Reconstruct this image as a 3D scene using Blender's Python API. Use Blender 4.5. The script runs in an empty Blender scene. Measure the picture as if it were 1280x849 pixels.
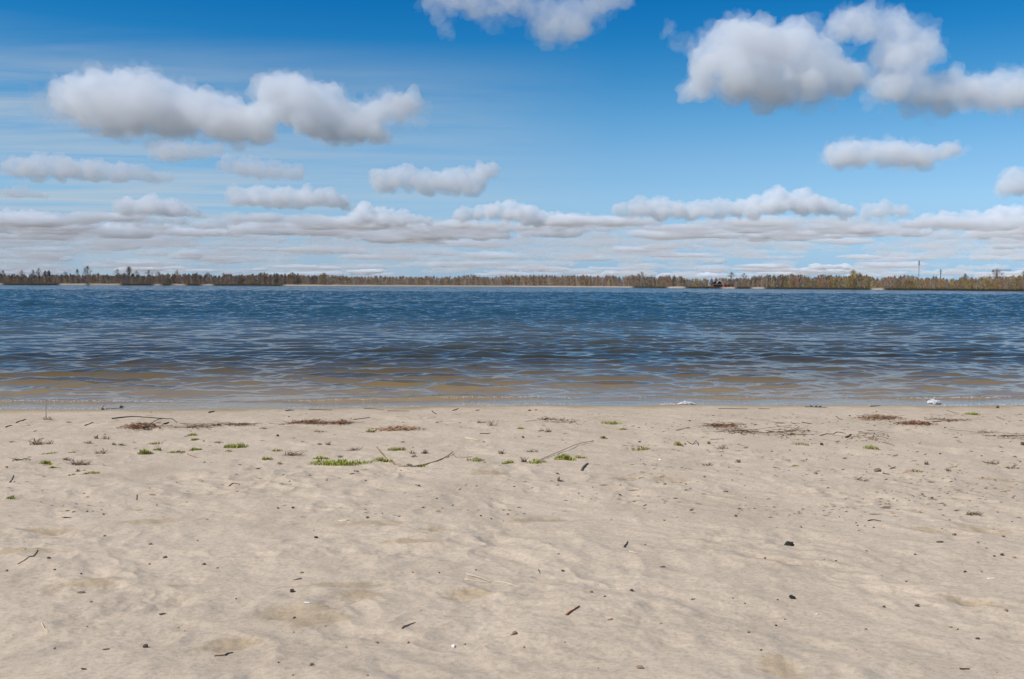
import bpy, bmesh, math, random
import numpy as np
from mathutils import Vector, Matrix, noise
R = math.radians
sc = bpy.context.scene
col = sc.collection
rng = np.random.default_rng(7)
rnd = random.Random(11)

# ------------------------------------------------------------------ helpers
def tag(o, label=None, cat=None, group=None, kind=None):
    if label: o['label'] = label
    if cat: o['category'] = cat
    if group: o['group'] = group
    if kind: o['kind'] = kind
    return o

def link(o, parent=None):
    col.objects.link(o)
    if parent is not None: o.parent = parent
    return o

def empty(name, loc, rz=0.0):
    o = bpy.data.objects.new(name, None)
    o.empty_display_size = .1
    o.location = loc; o.rotation_euler = (0, 0, rz)
    return link(o)

def mesh_np(name, co, faces, mat, smooth=True, cols=None, parent=None):
    """co (n,3); faces: (k,3) or (k,4) array, or list of such arrays"""
    if not isinstance(faces, list): faces = [faces]
    faces = [np.asarray(f, dtype=np.int32) for f in faces if len(f)]
    me = bpy.data.meshes.new(name)
    co = np.asarray(co, dtype=np.float32)
    me.vertices.add(len(co)); me.vertices.foreach_set('co', co.ravel())
    nl = sum(f.size for f in faces); npoly = sum(len(f) for f in faces)
    me.loops.add(nl); me.loops.foreach_set('vertex_index', np.concatenate([f.ravel() for f in faces]))
    starts = []; s = 0
    for f in faces:
        starts.append(s + np.arange(len(f)) * f.shape[1]); s += f.size
    me.polygons.add(npoly)
    me.polygons.foreach_set('loop_start', np.concatenate(starts).astype(np.int32))
    me.update(calc_edges=True)
    if smooth: me.shade_smooth()
    if cols is not None:
        for an, arr in cols.items():
            arr = np.asarray(arr, dtype=np.float32)
            if arr.ndim == 1:
                a = me.attributes.new(an, 'FLOAT', 'POINT'); a.data.foreach_set('value', arr)
            else:
                a = me.attributes.new(an, 'FLOAT_COLOR', 'POINT')
                a.data.foreach_set('color', np.c_[arr[:, :3], np.ones(len(arr))].astype(np.float32).ravel())
    if mat: me.materials.append(mat)
    o = bpy.data.objects.new(name, me)
    return link(o, parent)

# vectorised gradient noise
_pr = np.random.default_rng(3)
_perm = np.concatenate([_pr.permutation(256)] * 3)
_ang = _pr.random(256) * 2 * np.pi
_gx, _gy = np.cos(_ang), np.sin(_ang)
def pn(x, y, seed=0):
    x = np.asarray(x, float) + seed * 17.31; y = np.asarray(y, float) + seed * 9.77
    xi = np.floor(x).astype(int); yi = np.floor(y).astype(int)
    xf = x - xi; yf = y - yi
    u = xf * xf * xf * (xf * (xf * 6 - 15) + 10); v = yf * yf * yf * (yf * (yf * 6 - 15) + 10)
    def g(ix, iy, dx, dy):
        h = _perm[_perm[ix & 255] + (iy & 255)] & 255
        return _gx[h] * dx + _gy[h] * dy
    a = g(xi, yi, xf, yf); b = g(xi + 1, yi, xf - 1, yf)
    c = g(xi, yi + 1, xf, yf - 1); d = g(xi + 1, yi + 1, xf - 1, yf - 1)
    return (a + u * (b - a)) * (1 - v) + (c + u * (d - c)) * v
_g3 = _pr.normal(size=(256, 3)); _g3 /= np.linalg.norm(_g3, axis=1)[:, None]
def pn3(P):
    i = np.floor(P).astype(int); f = P - i; u = f * f * f * (f * (f * 6 - 15) + 10); r_ = 0
    for a in (0, 1):
        for b in (0, 1):
            for c in (0, 1):
                h = _perm[_perm[_perm[(i[:, 0] + a) & 255] + ((i[:, 1] + b) & 255)] + ((i[:, 2] + c) & 255)] & 255
                d = (f - (a, b, c)) * _g3[h]
                r_ = r_ + d.sum(1) * (u[:, 0] if a else 1 - u[:, 0]) * (u[:, 1] if b else 1 - u[:, 1]) * (u[:, 2] if c else 1 - u[:, 2])
    return r_ * 1.15
def fr3(P, H_, lac, octv):
    s = 0; a = 1.0
    for k in range(octv): s = s + a * pn3(P * lac ** k + k * 7.3); a *= lac ** -H_
    return s
def fbm(x, y, octv=4, seed=0, gain=.5):
    s = 0; a = 1
    for i in range(octv):
        s = s + a * pn(x, y, seed + i * 3); x = x * 2.03; y = y * 2.03; a *= gain
    return s
def sstep(a, b, x):
    t = np.clip((np.asarray(x, float) - a) / (b - a), 0, 1); return t * t * (3 - 2 * t)

# ------------------------------------------------------------------ camera
CAMZ = 1.75; F = 1244.44; PITCH = R(3.14); ROLL = R(0.29)
cam = bpy.data.cameras.new('camera'); cam.lens = 35; cam.sensor_width = 36
cam.clip_start = .05; cam.clip_end = 300000
co = link(bpy.data.objects.new('camera', cam))
CM = Matrix.Translation((0, 0, CAMZ)) @ Matrix.Rotation(R(90) - PITCH, 4, 'X') @ Matrix.Rotation(ROLL, 4, 'Z')
co.matrix_world = CM; sc.camera = co
CR = np.array(CM.to_3x3())
def ray(px, py):
    return CR @ np.array([(px - 640) / F, -(py - 424.5) / F, -1.0])

# ------------------------------------------------------------------ ground shape
def shore_y(x):
    x = np.asarray(x, float)
    return 14.25 + .085 * x + .14 * np.sin(x * .55 + 1.) + .26 * pn(x * .6, x * 0 + .3, 5) + .13 * pn(x * 1.9, x * 0 + 5.3, 9) + .05 * pn(x * 5.3, x * 0 + 2.3, 10)
DENTS = []
def add_dent(x, y, lx, ly, ang, depth): DENTS.append((x, y, lx, ly, ang, depth))
def base_h(x, y):
    s = shore_y(x) - y
    inland = np.where(s < 12, .021 * s, .021 * 12 + .03 * (s - 12))
    inland = np.minimum(inland, 1.6) + .018 * (1 - np.exp(-np.maximum(s, 0) / .35))
    bed = np.maximum(s * .045, -2.5)
    return np.where(s > 0, inland, bed)
def height(x, y):
    x = np.asarray(x, float); y = np.asarray(y, float)
    s = shore_y(x) - y
    k = sstep(.15, 1.8, s)
    wx = x + .25 * pn(x * 1.3, y * 1.3, 21); wy = y + .25 * pn(x * 1.3, y * 1.3, 22)
    h = .022 * fbm(wx * .8, wy * .9, 2, 1) + .015 * fbm(wx * 2.4, wy * 2.6, 3, 2)
    rough = sstep(2.5, 6., s) * (1 - .35 * sstep(8.3, 9.8, s))
    b = 1 - np.abs(fbm(wx * 2.1, wy * 2.4, 3, 5)) * 2.2
    h = h + .014 * rough * (b - .6) * (0.4 + sstep(-.2, .3, pn(x * .7, y * .7, 31)))
    h = h + .0036 * fbm(x * 9, y * 10, 3, 7) * (.45 + .9 * sstep(-.25, .3, pn(x * .9 + 3, y * .9, 33)))
    d = np.zeros_like(h)
    xa, xb, ya, yb = x.min(), x.max(), y.min(), y.max()
    for (dx, dy, lx, ly, an, dp) in DENTS:
        q = 2 * lx + 2 * ly
        if dx + q < xa or dx - q > xb or dy + q < ya or dy - q > yb: continue
        m = (np.abs(x - dx) < 2 * lx + 2 * ly) & (np.abs(y - dy) < 2 * lx + 2 * ly)
        if not m.any(): continue
        ca, sa = math.cos(an), math.sin(an)
        X = x[m] - dx; Y = y[m] - dy
        u = (X * ca + Y * sa) / lx; v = (-X * sa + Y * ca) / ly
        r2 = u * u + v * v + 1.1 * pn(X * 6 + dx, Y * 6 + dy, 40) + .4 * pn(X * 17 + dx, Y * 17 + dy, 41)
        r2 = np.maximum(r2, 0); d[m] += -dp * .75 * np.exp(-r2 * 1.1) + dp * .18 * np.exp(-(np.sqrt(r2) - 1.5) ** 2 * 5)
    bedn = .02 * fbm(x * 1.5, y * 2.2, 3, 12) * sstep(-.3, -2, s)
    return base_h(x, y) + (h + d) * k + bedn
def at(px, py, z=None):
    """point of the beach seen at photo pixel px, py"""
    d = ray(px, py); zz = .12 if z is None else z
    for _ in range(6):
        t = (zz - CAMZ) / d[2]; x, y = d[0] * t, d[1] * t
        if z is not None: break
        zz = float(base_h(np.array([x]), np.array([y]))[0])
    return x, y
def mpp(y): return y / F        # metres per photo pixel at depth y

# soft old footprints
for _ in range(300):
    py = rnd.uniform(590, 860); px = rnd.uniform(-150, 1430)
    if rnd.random() < .35: py = rnd.uniform(590, 690)
    x, y = at(px, py)
    add_dent(x, y, rnd.uniform(.09, .16), rnd.uniform(.045, .08), rnd.uniform(0, 3.14), rnd.uniform(.003, .014))
for px, py, lx, ly, an, dp in [(195, 752, .17, .12, .2, .030), (430, 752, .17, .10, .5, .022), (350, 765, .15, .08, .3, .018), (590, 742, .12, .07, .1, .02),
        (100, 736, .16, .05, .3, .022), (280, 808, .12, .07, .4, .02), (515, 690, .2, .09, 0, .02), (545, 663, .16, .09, .4, .022), (960, 700, .16, .06, -.5, .025),
        (1160, 662, .17, .06, -.4, .02), (1225, 662, .15, .06, -.5, .025), (1215, 752, .17, .06, -.4, .02), (1130, 742, .14, .08, 0, .02), (840, 600, .16, .1, .2, .03),
        (790, 598, .15, .09, .5, .025), (690, 650, .2, .08, .2, .02), (975, 838, .1, .12, .3, .02), (60, 662, .18, .06, .1, .02)]:
    x, y = at(px, py); add_dent(x, y, lx, ly, an, dp)
DAMP = [(430, 733, .22, .035, .1), (372, 765, .20, .07, .45), (105, 729, .2, .05, .25), (590, 742, .13, .05, .1), (285, 803, .13, .05, .25), (515, 678, .22, .05, .0),
        (60, 664, .22, .05, .0), (545, 662, .1, .06, .3), (1230, 661, .15, .05, -.5), (1160, 662, .16, .035, -.5), (1215, 752, .17, .04, -.5), (980, 838, .08, .1, .2),
        (965, 702, .2, .04, -.6), (788, 598, .16, .06, .2), (835, 598, .2, .05, 0), (615, 592, .2, .09, 0), (1250, 600, .2, .05, -.4), (470, 655, .25, .06, .1),
        (690, 650, .3, .06, .2), (185, 652, .2, .05, .1), (450, 742, .12, .06, -.6), (395, 775, .15, .07, .3), (20, 690, .25, .04, .1), (220, 735, .05, .03, 0)]

def nodes(m):
    m.use_nodes = True; nt = m.node_tree
    return nt, nt.nodes, nt.links, nt.nodes['Principled BSDF']

def simple_mat(name, rgb, rough=.8, attr=None, noise_amt=.25, nscale=60):
    m = bpy.data.materials.new(name); nt, N, L, p = nodes(m)
    p.inputs['Roughness'].default_value = rough
    p.inputs['Specular IOR Level'].default_value = .10
    tn = N.new('ShaderNodeTexNoise'); tn.inputs['Scale'].default_value = nscale; tn.inputs['Detail'].default_value = 4
    tc = N.new('ShaderNodeTexCoord'); L.new(tc.outputs['Object'], tn.inputs['Vector'])
    mr = N.new('ShaderNodeMapRange'); mr.inputs['To Min'].default_value = 1 - noise_amt; mr.inputs['To Max'].default_value = 1 + noise_amt
    L.new(tn.outputs['Fac'], mr.inputs['Value'])
    mx = N.new('ShaderNodeMix'); mx.data_type = 'RGBA'; mx.blend_type = 'MULTIPLY'; mx.inputs[0].default_value = 1
    if attr:
        a = N.new('ShaderNodeAttribute'); a.attribute_name = attr; L.new(a.outputs['Color'], mx.inputs[6])
    else: mx.inputs[6].default_value = (*rgb, 1)
    L.new(mr.outputs[0], mx.inputs[7]); L.new(mx.outputs[2], p.inputs['Base Color'])
    return m

# ------------------------------------------------------------------ world, sun
EL, AZ = R(46), R(-116)
w = bpy.data.worlds.new('World'); sc.world = w; w.use_nodes = True
nt = w.node_tree; N = nt.nodes; L = nt.links; bg = N['Background']
sky = N.new('ShaderNodeTexSky'); sky.sky_type = 'NISHITA'; sky.sun_disc = False
sky.sun_elevation = EL; sky.sun_rotation = AZ
sky.air_density = 1.0; sky.dust_density = .25; sky.ozone_density = 3.5
tc = N.new('ShaderNodeTexCoord'); sx = N.new('ShaderNodeSeparateXYZ'); L.new(tc.outputs['Generated'], sx.inputs[0])
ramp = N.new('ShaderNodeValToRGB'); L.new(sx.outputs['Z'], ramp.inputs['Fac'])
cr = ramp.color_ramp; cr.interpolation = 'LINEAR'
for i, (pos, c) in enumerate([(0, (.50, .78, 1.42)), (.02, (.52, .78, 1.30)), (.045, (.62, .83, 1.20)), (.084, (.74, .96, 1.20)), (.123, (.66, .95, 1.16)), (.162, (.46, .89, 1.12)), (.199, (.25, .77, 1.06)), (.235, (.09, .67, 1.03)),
                              (.285, (.01, .56, 1.0)), (.34, (.60, .84, 1.02)), (.55, (.8, .95, 1.1)), (1, (.85, .95, 1.1))]):  # unseen upper sky whitened to give paler reflections in the water
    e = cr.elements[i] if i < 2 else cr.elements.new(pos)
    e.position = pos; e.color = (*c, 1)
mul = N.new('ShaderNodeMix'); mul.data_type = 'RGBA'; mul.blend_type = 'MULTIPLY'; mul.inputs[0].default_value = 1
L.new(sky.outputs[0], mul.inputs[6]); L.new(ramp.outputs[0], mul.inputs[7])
# thin streaks of high ice cloud
mxz = N.new('ShaderNodeMath'); mxz.operation = 'MAXIMUM'; mxz.inputs[1].default_value = .03; L.new(sx.outputs['Z'], mxz.inputs[0])
dx = N.new('ShaderNodeMath'); dx.operation = 'DIVIDE'; L.new(sx.outputs['X'], dx.inputs[0]); L.new(mxz.outputs[0], dx.inputs[1])
dy = N.new('ShaderNodeMath'); dy.operation = 'DIVIDE'; L.new(sx.outputs['Y'], dy.inputs[0]); L.new(mxz.outputs[0], dy.inputs[1])
cb = N.new('ShaderNodeCombineXYZ'); L.new(dx.outputs[0], cb.inputs[0]); L.new(dy.outputs[0], cb.inputs[1])
mp = N.new('ShaderNodeMapping'); mp.inputs['Rotation'].default_value = (0, 0, R(-22)); mp.inputs['Scale'].default_value = (.22, .75, 1); L.new(cb.outputs[0], mp.inputs[0])
n1 = N.new('ShaderNodeTexNoise'); n1.inputs['Scale'].default_value = 1.0; n1.inputs['Detail'].default_value = 6; n1.inputs['Roughness'].default_value = .62; n1.inputs['Distortion'].default_value = .5
L.new(mp.outputs[0], n1.inputs['Vector'])
m1 = N.new('ShaderNodeMapRange'); m1.inputs['From Min'].default_value = .37; m1.inputs['From Max'].default_value = .78; L.new(n1.outputs['Fac'], m1.inputs['Value'])
mk = N.new('ShaderNodeMapRange'); mk.inputs['From Min'].default_value = .10; mk.inputs['From Max'].default_value = -.36; L.new(sx.outputs['X'], mk.inputs['Value'])
mk2 = N.new('ShaderNodeMapRange'); mk2.inputs['From Min'].default_value = .235; mk2.inputs['From Max'].default_value = .165; L.new(sx.outputs['Z'], mk2.inputs['Value'])
ml = N.new('ShaderNodeMath'); ml.operation = 'MULTIPLY'; L.new(m1.outputs[0], ml.inputs[0]); L.new(mk.outputs[0], ml.inputs[1])
ml2 = N.new('ShaderNodeMath'); ml2.operation = 'MULTIPLY'; L.new(ml.outputs[0], ml2.inputs[0]); L.new(mk2.outputs[0], ml2.inputs[1])
ml3 = N.new('ShaderNodeMath'); ml3.operation = 'MULTIPLY'; ml3.inputs[1].default_value = 1.15; L.new(ml2.outputs[0], ml3.inputs[0])
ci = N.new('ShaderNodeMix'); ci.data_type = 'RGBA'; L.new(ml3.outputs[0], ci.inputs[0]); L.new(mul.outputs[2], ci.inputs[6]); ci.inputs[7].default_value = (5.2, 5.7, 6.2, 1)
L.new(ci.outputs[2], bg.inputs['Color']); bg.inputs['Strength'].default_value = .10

ld = bpy.data.lights.new('sun', 'SUN'); ld.energy = 4.2; ld.angle = R(.53); ld.color = (1, .975, .935)
lo = link(bpy.data.objects.new('sun', ld))
sd = Vector((math.sin(AZ) * math.cos(EL), math.cos(AZ) * math.cos(EL), math.sin(EL)))
lo.rotation_euler = sd.to_track_quat('Z', 'Y').to_euler(); lo.location = (0, 0, 50)
vs = sc.view_settings; vs.view_transform = 'Standard'; vs.look = 'None'; vs.exposure = 0; vs.gamma = 1
sc.display_settings.display_device = 'sRGB'
cy = sc.cycles
cy.volume_bounces = 16; cy.max_bounces = 18; cy.transparent_max_bounces = 24; cy.diffuse_bounces = 3; cy.glossy_bounces = 3
cy.caustics_reflective = False; cy.caustics_refractive = False; cy.use_denoising = True
cy.sample_clamp_indirect = 6

# ------------------------------------------------------------------ beach and lake bed
def sheet_x(dense, step, outer):
    a = np.arange(-dense, dense + step / 2, step)
    o = dense + np.array(outer)
    return np.concatenate([-o[::-1], a, o])
def grid_faces(nr, nc):
    i = np.arange(nr - 1)[:, None] * nc + np.arange(nc - 1)[None, :]
    return np.stack([i, i + 1, i + nc + 1, i + nc], -1).reshape(-1, 4)

sand = bpy.data.materials.new('sand'); nt, N, L, p = nodes(sand)
p.inputs['Roughness'].default_value = .9; p.inputs['Specular IOR Level'].default_value = .12
geo = N.new('ShaderNodeNewGeometry')
def tex(scale, detail=4, rough=.5, vec=None):
    t = N.new('ShaderNodeTexNoise'); t.inputs['Scale'].default_value = scale; t.inputs['Detail'].default_value = detail; t.inputs['Roughness'].default_value = rough
    L.new(geo.outputs['Position'] if vec is None else vec, t.inputs['Vector']); return t
def ramp2(src, stops):
    r = N.new('ShaderNodeValToRGB'); L.new(src, r.inputs['Fac'])
    for i, (pos, c) in enumerate(stops):
        e = r.color_ramp.elements[i] if i < 2 else r.color_ramp.elements.new(pos)
        e.position = pos; e.color = (*c, 1)
    return r
t1 = tex(1.1, 6, .6); r1 = ramp2(t1.outputs['Fac'], [(.3, (.500, .395, .285)), (.5, (.550, .437, .317)), (.7, (.595, .473, .343))])
t2 = tex(420, 3, .7); r2 = ramp2(t2.outputs['Fac'], [(.3, (.66, .65, .63)), (.5, (1, 1, 1)), (.72, (1.26, 1.25, 1.22))])
t3 = tex(38, 5, .65); r3 = ramp2(t3.outputs['Fac'], [(.30, (.80, .785, .76)), (.5, (1, 1, 1)), (.72, (1.12, 1.12, 1.11))])
def mulc(a, b, f=1.0):
    m = N.new('ShaderNodeMix'); m.data_type = 'RGBA'; m.blend_type = 'MULTIPLY'; m.inputs[0].default_value = f
    L.new(a, m.inputs[6]); L.new(b, m.inputs[7]); return m.outputs[2]
c = mulc(mulc(r1.outputs[0], r2.outputs[0]), r3.outputs[0])
# dark mineral grains
t4 = tex(160, 2, .5); r4 = ramp2(t4.outputs['Fac'], [(.25, (.45, .42, .40)), (.31, (1, 1, 1))]); c = mulc(c, r4.outputs[0])
ad = N.new('ShaderNodeAttribute'); ad.attribute_name = 'damp'
t5 = tex(9, 5, .65); msum = N.new('ShaderNodeMath'); msum.operation = 'MULTIPLY_ADD'; L.new(t5.outputs['Fac'], msum.inputs[0]); msum.inputs[1].default_value = 2.0; msum.inputs[2].default_value = -1.0
mad = N.new('ShaderNodeMath'); mad.operation = 'ADD'; L.new(ad.outputs['Fac'], mad.inputs[0]); L.new(msum.outputs[0], mad.inputs[1])
mrd = N.new('ShaderNodeMapRange'); mrd.interpolation_type = 'SMOOTHSTEP'; mrd.inputs['From Min'].default_value = .22; mrd.inputs['From Max'].default_value = .75; L.new(mad.outputs[0], mrd.inputs['Value'])
dm = N.new('ShaderNodeMix'); dm.data_type = 'RGBA'; dm.blend_type = 'MULTIPLY'; L.new(mrd.outputs[0], dm.inputs[0]); L.new(c, dm.inputs[6]); dm.inputs[7].default_value = (.84, .80, .72, 1)
aw = N.new('ShaderNodeAttribute'); aw.attribute_name = 'wet'
wm = N.new('ShaderNodeMix'); wm.data_type = 'RGBA'; wm.blend_type = 'MULTIPLY'; L.new(aw.outputs['Fac'], wm.inputs[0]); L.new(dm.outputs[2], wm.inputs[6]); wm.inputs[7].default_value = (.68, .61, .47, 1)
L.new(wm.outputs[2], p.inputs['Base Color'])
b1 = N.new('ShaderNodeBump'); b1.inputs['Strength'].default_value = .5; b1.inputs['Distance'].default_value = .002; L.new(t2.outputs['Fac'], b1.inputs['Height'])
b2 = N.new('ShaderNodeBump'); b2.inputs['Strength'].default_value = .55; b2.inputs['Distance'].default_value = .006; L.new(t3.outputs['Fac'], b2.inputs['Height']); L.new(b1.outputs[0], b2.inputs['Normal'])
L.new(b2.outputs[0], p.inputs['Normal'])

ys = [-60, -30, -15, -8, -4, -1, 1, 2, 2.8, 3.3]
y = 3.5
while y < 17:
    ys.append(y); y += max(.008, y * y / (1.6 * F) * .62) if y > 4 else .02
while y < 95: ys.append(y); y += .12 + (y - 17) * .03
ys = np.array(ys)
s_ = sheet_x(.62, .00105, [.03, .1, .3, .8, 2, 5, 12])
g = np.maximum(ys, 3.4)
X = g[:, None] * s_[None, :]; Y = np.repeat(ys[:, None], len(s_), 1)
H = height(X.ravel(), Y.ravel())
damp = np.zeros(X.size); xr, yr = X.ravel(), Y.ravel()
for px, py, lx, ly, an in DAMP:
    x0, y0 = at(px, py); m = (np.abs(xr - x0) < .8) & (np.abs(yr - y0) < .8)
    ca, sa = math.cos(an), math.sin(an); u = ((xr[m] - x0) * ca + (yr[m] - y0) * sa) / lx; v = (-(xr[m] - x0) * sa + (yr[m] - y0) * ca) / (ly * 1.5)
    damp[m] = np.maximum(damp[m], np.exp(-(u * u + v * v) * .9))
s = shore_y(xr) - yr
damp = np.maximum(damp, .32 * sstep(4.5, 2.0, s) * sstep(-.2, .5, s))
wet = sstep(.62, .02, s + .35 * pn(xr * 1.3, yr * 1.3, 50) + .15 * pn(xr * 5, yr * 5, 51))
mesh_np('beach', np.c_[xr, yr, H], grid_faces(len(ys), len(s_)), sand, cols={'damp': damp, 'wet': wet})['kind'] = 'structure'

# ------------------------------------------------------------------ lake
FAR = [(-700, 356.2), (-200, 356.2), (0, 356.2), (160, 356.7), (320, 357.2), (420, 357.7), (640, 358.6), (790, 359.6), (850, 360.3), (960, 361.1), (1100, 362.5), (1280, 364.4), (1500, 367), (2000, 377)]
FP = np.array([at(px, py, 0.0) for px, py in FAR])
def far_y(x): return np.interp(x, FP[:, 0], FP[:, 1])
FAR_X0, FAR_X1 = FP[0, 0], FP[-1, 0]

ys = []; y = 12.2
while y < 30: ys.append(y); y += .04
while y < 75: ys.append(y); y += .10
while y < 240: ys.append(y); y += .28
while y < 500: ys.append(y); y += .8
while y < 1500: ys.append(y); y += 5
ys = np.array(ys); dyr = np.gradient(ys)
s_ = sheet_x(.60, .0015, [.02, .08, .2, .5, 1, 2, 4])
X = (ys[:, None] * s_[None, :]); Y = np.repeat(ys[:, None], len(s_), 1)
Z = np.zeros_like(X); DY = np.zeros_like(X)
sh = Y - shore_y(X)
grp = .72 + .5 * sstep(-.25, .35, fbm(X * .10, Y * .07, 2, 60))
amp_shore = sstep(.1, 3.0, sh)
wr = np.random.default_rng(21)
comps = []
for lam, a, n, spr in [(5.0, .009, 7, .4), (2.9, .0045, 6, .30), (1.9, .0110, 9, .38), (1.2, .0082, 11, .52), (.72, .0044, 12, .75), (.42, .0020, 12, .95), (.24, .0006, 10, 1.0)]:
    for i in range(n):
        comps.append((lam * wr.uniform(.82, 1.22), a * wr.uniform(.6, 1.3), wr.normal(.12, spr), wr.uniform(0, 6.28)))
for lam, a, th, ph in comps:
    wgt = np.clip((lam / dyr - 2.2) / 2.5, 0, 1)
    rows = np.where(wgt > 0)[0]
    if not len(rows): continue
    r1_ = rows[-1] + 1; k = 2 * np.pi / lam; kx, ky = k * math.sin(th), k * math.cos(th)
    ph_ = kx * X[:r1_] + ky * Y[:r1_] + ph
    A = a * wgt[:r1_, None] * grp[:r1_] * amp_shore[:r1_] * (1 + 1.1 * sstep(30, 75, Y[:r1_])) * (sstep(40, 80, Y[:r1_]) if lam > 3.8 else 1)
    Z[:r1_] += A * np.cos(ph_); DY[:r1_] += A * .9 * math.cos(th) * np.sin(ph_)
# the last small wave running up the beach
m = np.exp(-((sh - .95 - .12 * pn(X * .5, X * 0, 71)) / .17) ** 2)
am = .060 * sstep(-.35, .3, pn(X * .33 + 1.7, X * 0 + .5, 72)) * (.7 + .5 * pn(X * 1.7, X * 0, 77)) + .012
Z += m * am
m = np.exp(-((sh - 2.3 - .35 * pn(X * .45, X * 0 + 3, 73)) / .28) ** 2); Z += m * .05 * sstep(-.1, .35, pn(X * .42, X * 0 + 9, 74))
Z += m * am * .25 * pn(X * 6, Y * 3, 78) + .004 * fbm(X * 3, Y * 5, 2, 80) * sstep(.0, .6, sh) * (Y < 40)
depth = np.maximum(sh * .045, 0)
wat = bpy.data.materials.new('lake_water'); nt = None
wat.use_nodes = True; nt = wat.node_tree; N = nt.nodes; L = nt.links; N.remove(N['Principled BSDF']); out = N['Material Output']
geo = N.new('ShaderNodeNewGeometry')
def wtex(sx_, sy_, detail, rough, rot=0):
    mp = N.new('ShaderNodeMapping'); mp.inputs['Scale'].default_value = (sx_, sy_, 1); mp.inputs['Rotation'].default_value = (0, 0, rot); L.new(geo.outputs['Position'], mp.inputs[0])
    t = N.new('ShaderNodeTexNoise'); t.inputs['Scale'].default_value = 1; t.inputs['Detail'].default_value = detail; t.inputs['Roughness'].default_value = rough
    L.new(mp.outputs[0], t.inputs['Vector']); return t.outputs['Fac']
nb1 = N.new('ShaderNodeBump'); nb1.inputs['Distance'].default_value = .003; nb1.inputs['Strength'].default_value = 1; L.new(wtex(4.2, 9.0, 4, .6, .12), nb1.inputs['Height'])
nb2 = N.new('ShaderNodeBump'); nb2.inputs['Distance'].default_value = .27; nb2.inputs['Strength'].default_value = 1; L.new(wtex(.30, .55, 4, .6, .1), nb2.inputs['Height']); L.new(nb1.outputs[0], nb2.inputs['Normal'])
far_a = N.new('ShaderNodeAttribute'); far_a.attribute_name = 'offshore'; L.new(far_a.outputs['Fac'], nb2.inputs['Strength'])
# far off, the unresolved wavelets are seen mostly by the sides that face the beach
tv = N.new('ShaderNodeVectorMath'); tv.operation = 'SCALE'; tv.inputs[0].default_value = (0, -.055, 0); L.new(far_a.outputs['Fac'], tv.inputs['Scale'])
ta = N.new('ShaderNodeVectorMath'); ta.operation = 'ADD'; L.new(nb2.outputs[0], ta.inputs[0]); L.new(tv.outputs[0], ta.inputs[1])
tn_ = N.new('ShaderNodeVectorMath'); tn_.operation = 'NORMALIZE'; L.new(ta.outputs[0], tn_.inputs[0])
fr = N.new('ShaderNodeFresnel'); fr.inputs['IOR'].default_value = 1.333; L.new(tn_.outputs[0], fr.inputs['Normal'])
gl = N.new('ShaderNodeBsdfGlossy'); gl.inputs['Roughness'].default_value = .02; L.new(tn_.outputs[0], gl.inputs['Normal'])
tr = N.new('ShaderNodeBsdfTransparent')
da = N.new('ShaderNodeAttribute'); da.attribute_name = 'depth'
def wmap(a0, a1, smooth=True):
    m = N.new('ShaderNodeMapRange'); m.inputs['From Min'].default_value = a0; m.inputs['From Max'].default_value = a1
    if smooth: m.interpolation_type = 'SMOOTHSTEP'
    L.new(da.outputs['Fac'], m.inputs['Value']); return m.outputs[0]
tcm = N.new('ShaderNodeMix'); tcm.data_type = 'RGBA'; L.new(wmap(0, .5, False), tcm.inputs[0]); tcm.inputs[6].default_value = (.97, .95, .90, 1); tcm.inputs[7].default_value = (.70, .66, .48, 1)
L.new(tcm.outputs[2], tr.inputs['Color'])
df = N.new('ShaderNodeBsdfDiffuse')
dcm = N.new('ShaderNodeMix'); dcm.data_type = 'RGBA'; L.new(wmap(.45, 1.9), dcm.inputs[0]); dcm.inputs[6].default_value = (.105, .108, .092, 1); dcm.inputs[7].default_value = (.018, .062, .095, 1)
L.new(dcm.outputs[2], df.inputs['Color'])
body = N.new('ShaderNodeMixShader'); L.new(wmap(.15, 1.25, False), body.inputs[0]); L.new(tr.outputs[0], body.inputs[1]); L.new(df.outputs[0], body.inputs[2])
inv = N.new('ShaderNodeMath'); inv.operation = 'SUBTRACT'; inv.inputs[0].default_value = 1; L.new(geo.outputs['Backfacing'], inv.inputs[1])
ff = N.new('ShaderNodeMath'); ff.operation = 'MULTIPLY'; L.new(fr.outputs[0], ff.inputs[0]); L.new(inv.outputs[0], ff.inputs[1])
mix = N.new('ShaderNodeMixShader'); L.new(ff.outputs[0], mix.inputs[0]); L.new(body.outputs[0], mix.inputs[1]); L.new(gl.outputs[0], mix.inputs[2])
L.new(mix.outputs[0], out.inputs['Surface'])
mesh_np('water', np.c_[X.ravel(), (Y + DY * .55).ravel(), Z.ravel()], grid_faces(len(ys), len(s_)), wat,
        cols={'depth': depth.ravel(), 'offshore': sstep(14, 85, Y.ravel())})['kind'] = 'structure'
del X, Y, Z, DY, grp, amp_shore, sh

# ------------------------------------------------------------------ far shore land
land = bpy.data.materials.new('far_land'); nt, N, L, p = nodes(land)
p.inputs['Roughness'].default_value = .9; p.inputs['Specular IOR Level'].default_value = .1
aa = N.new('ShaderNodeAttribute'); aa.attribute_name = 'tint'
tn = N.new('ShaderNodeTexNoise'); tn.inputs['Scale'].default_value = .35; tn.inputs['Detail'].default_value = 5
g_ = N.new('ShaderNodeNewGeometry'); L.new(g_.outputs['Position'], tn.inputs['Vector'])
mr = N.new('ShaderNodeMapRange'); mr.inputs['To Min'].default_value = .65; mr.inputs['To Max'].default_value = 1.35; L.new(tn.outputs['Fac'], mr.inputs['Value'])
mm = N.new('ShaderNodeMix'); mm.data_type = 'RGBA'; mm.blend_type = 'MULTIPLY'; mm.inputs[0].default_value = 1; L.new(aa.outputs['Color'], mm.inputs[6]); L.new(mr.outputs[0], mm.inputs[7]); L.new(mm.outputs[2], p.inputs['Base Color'])
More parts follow.
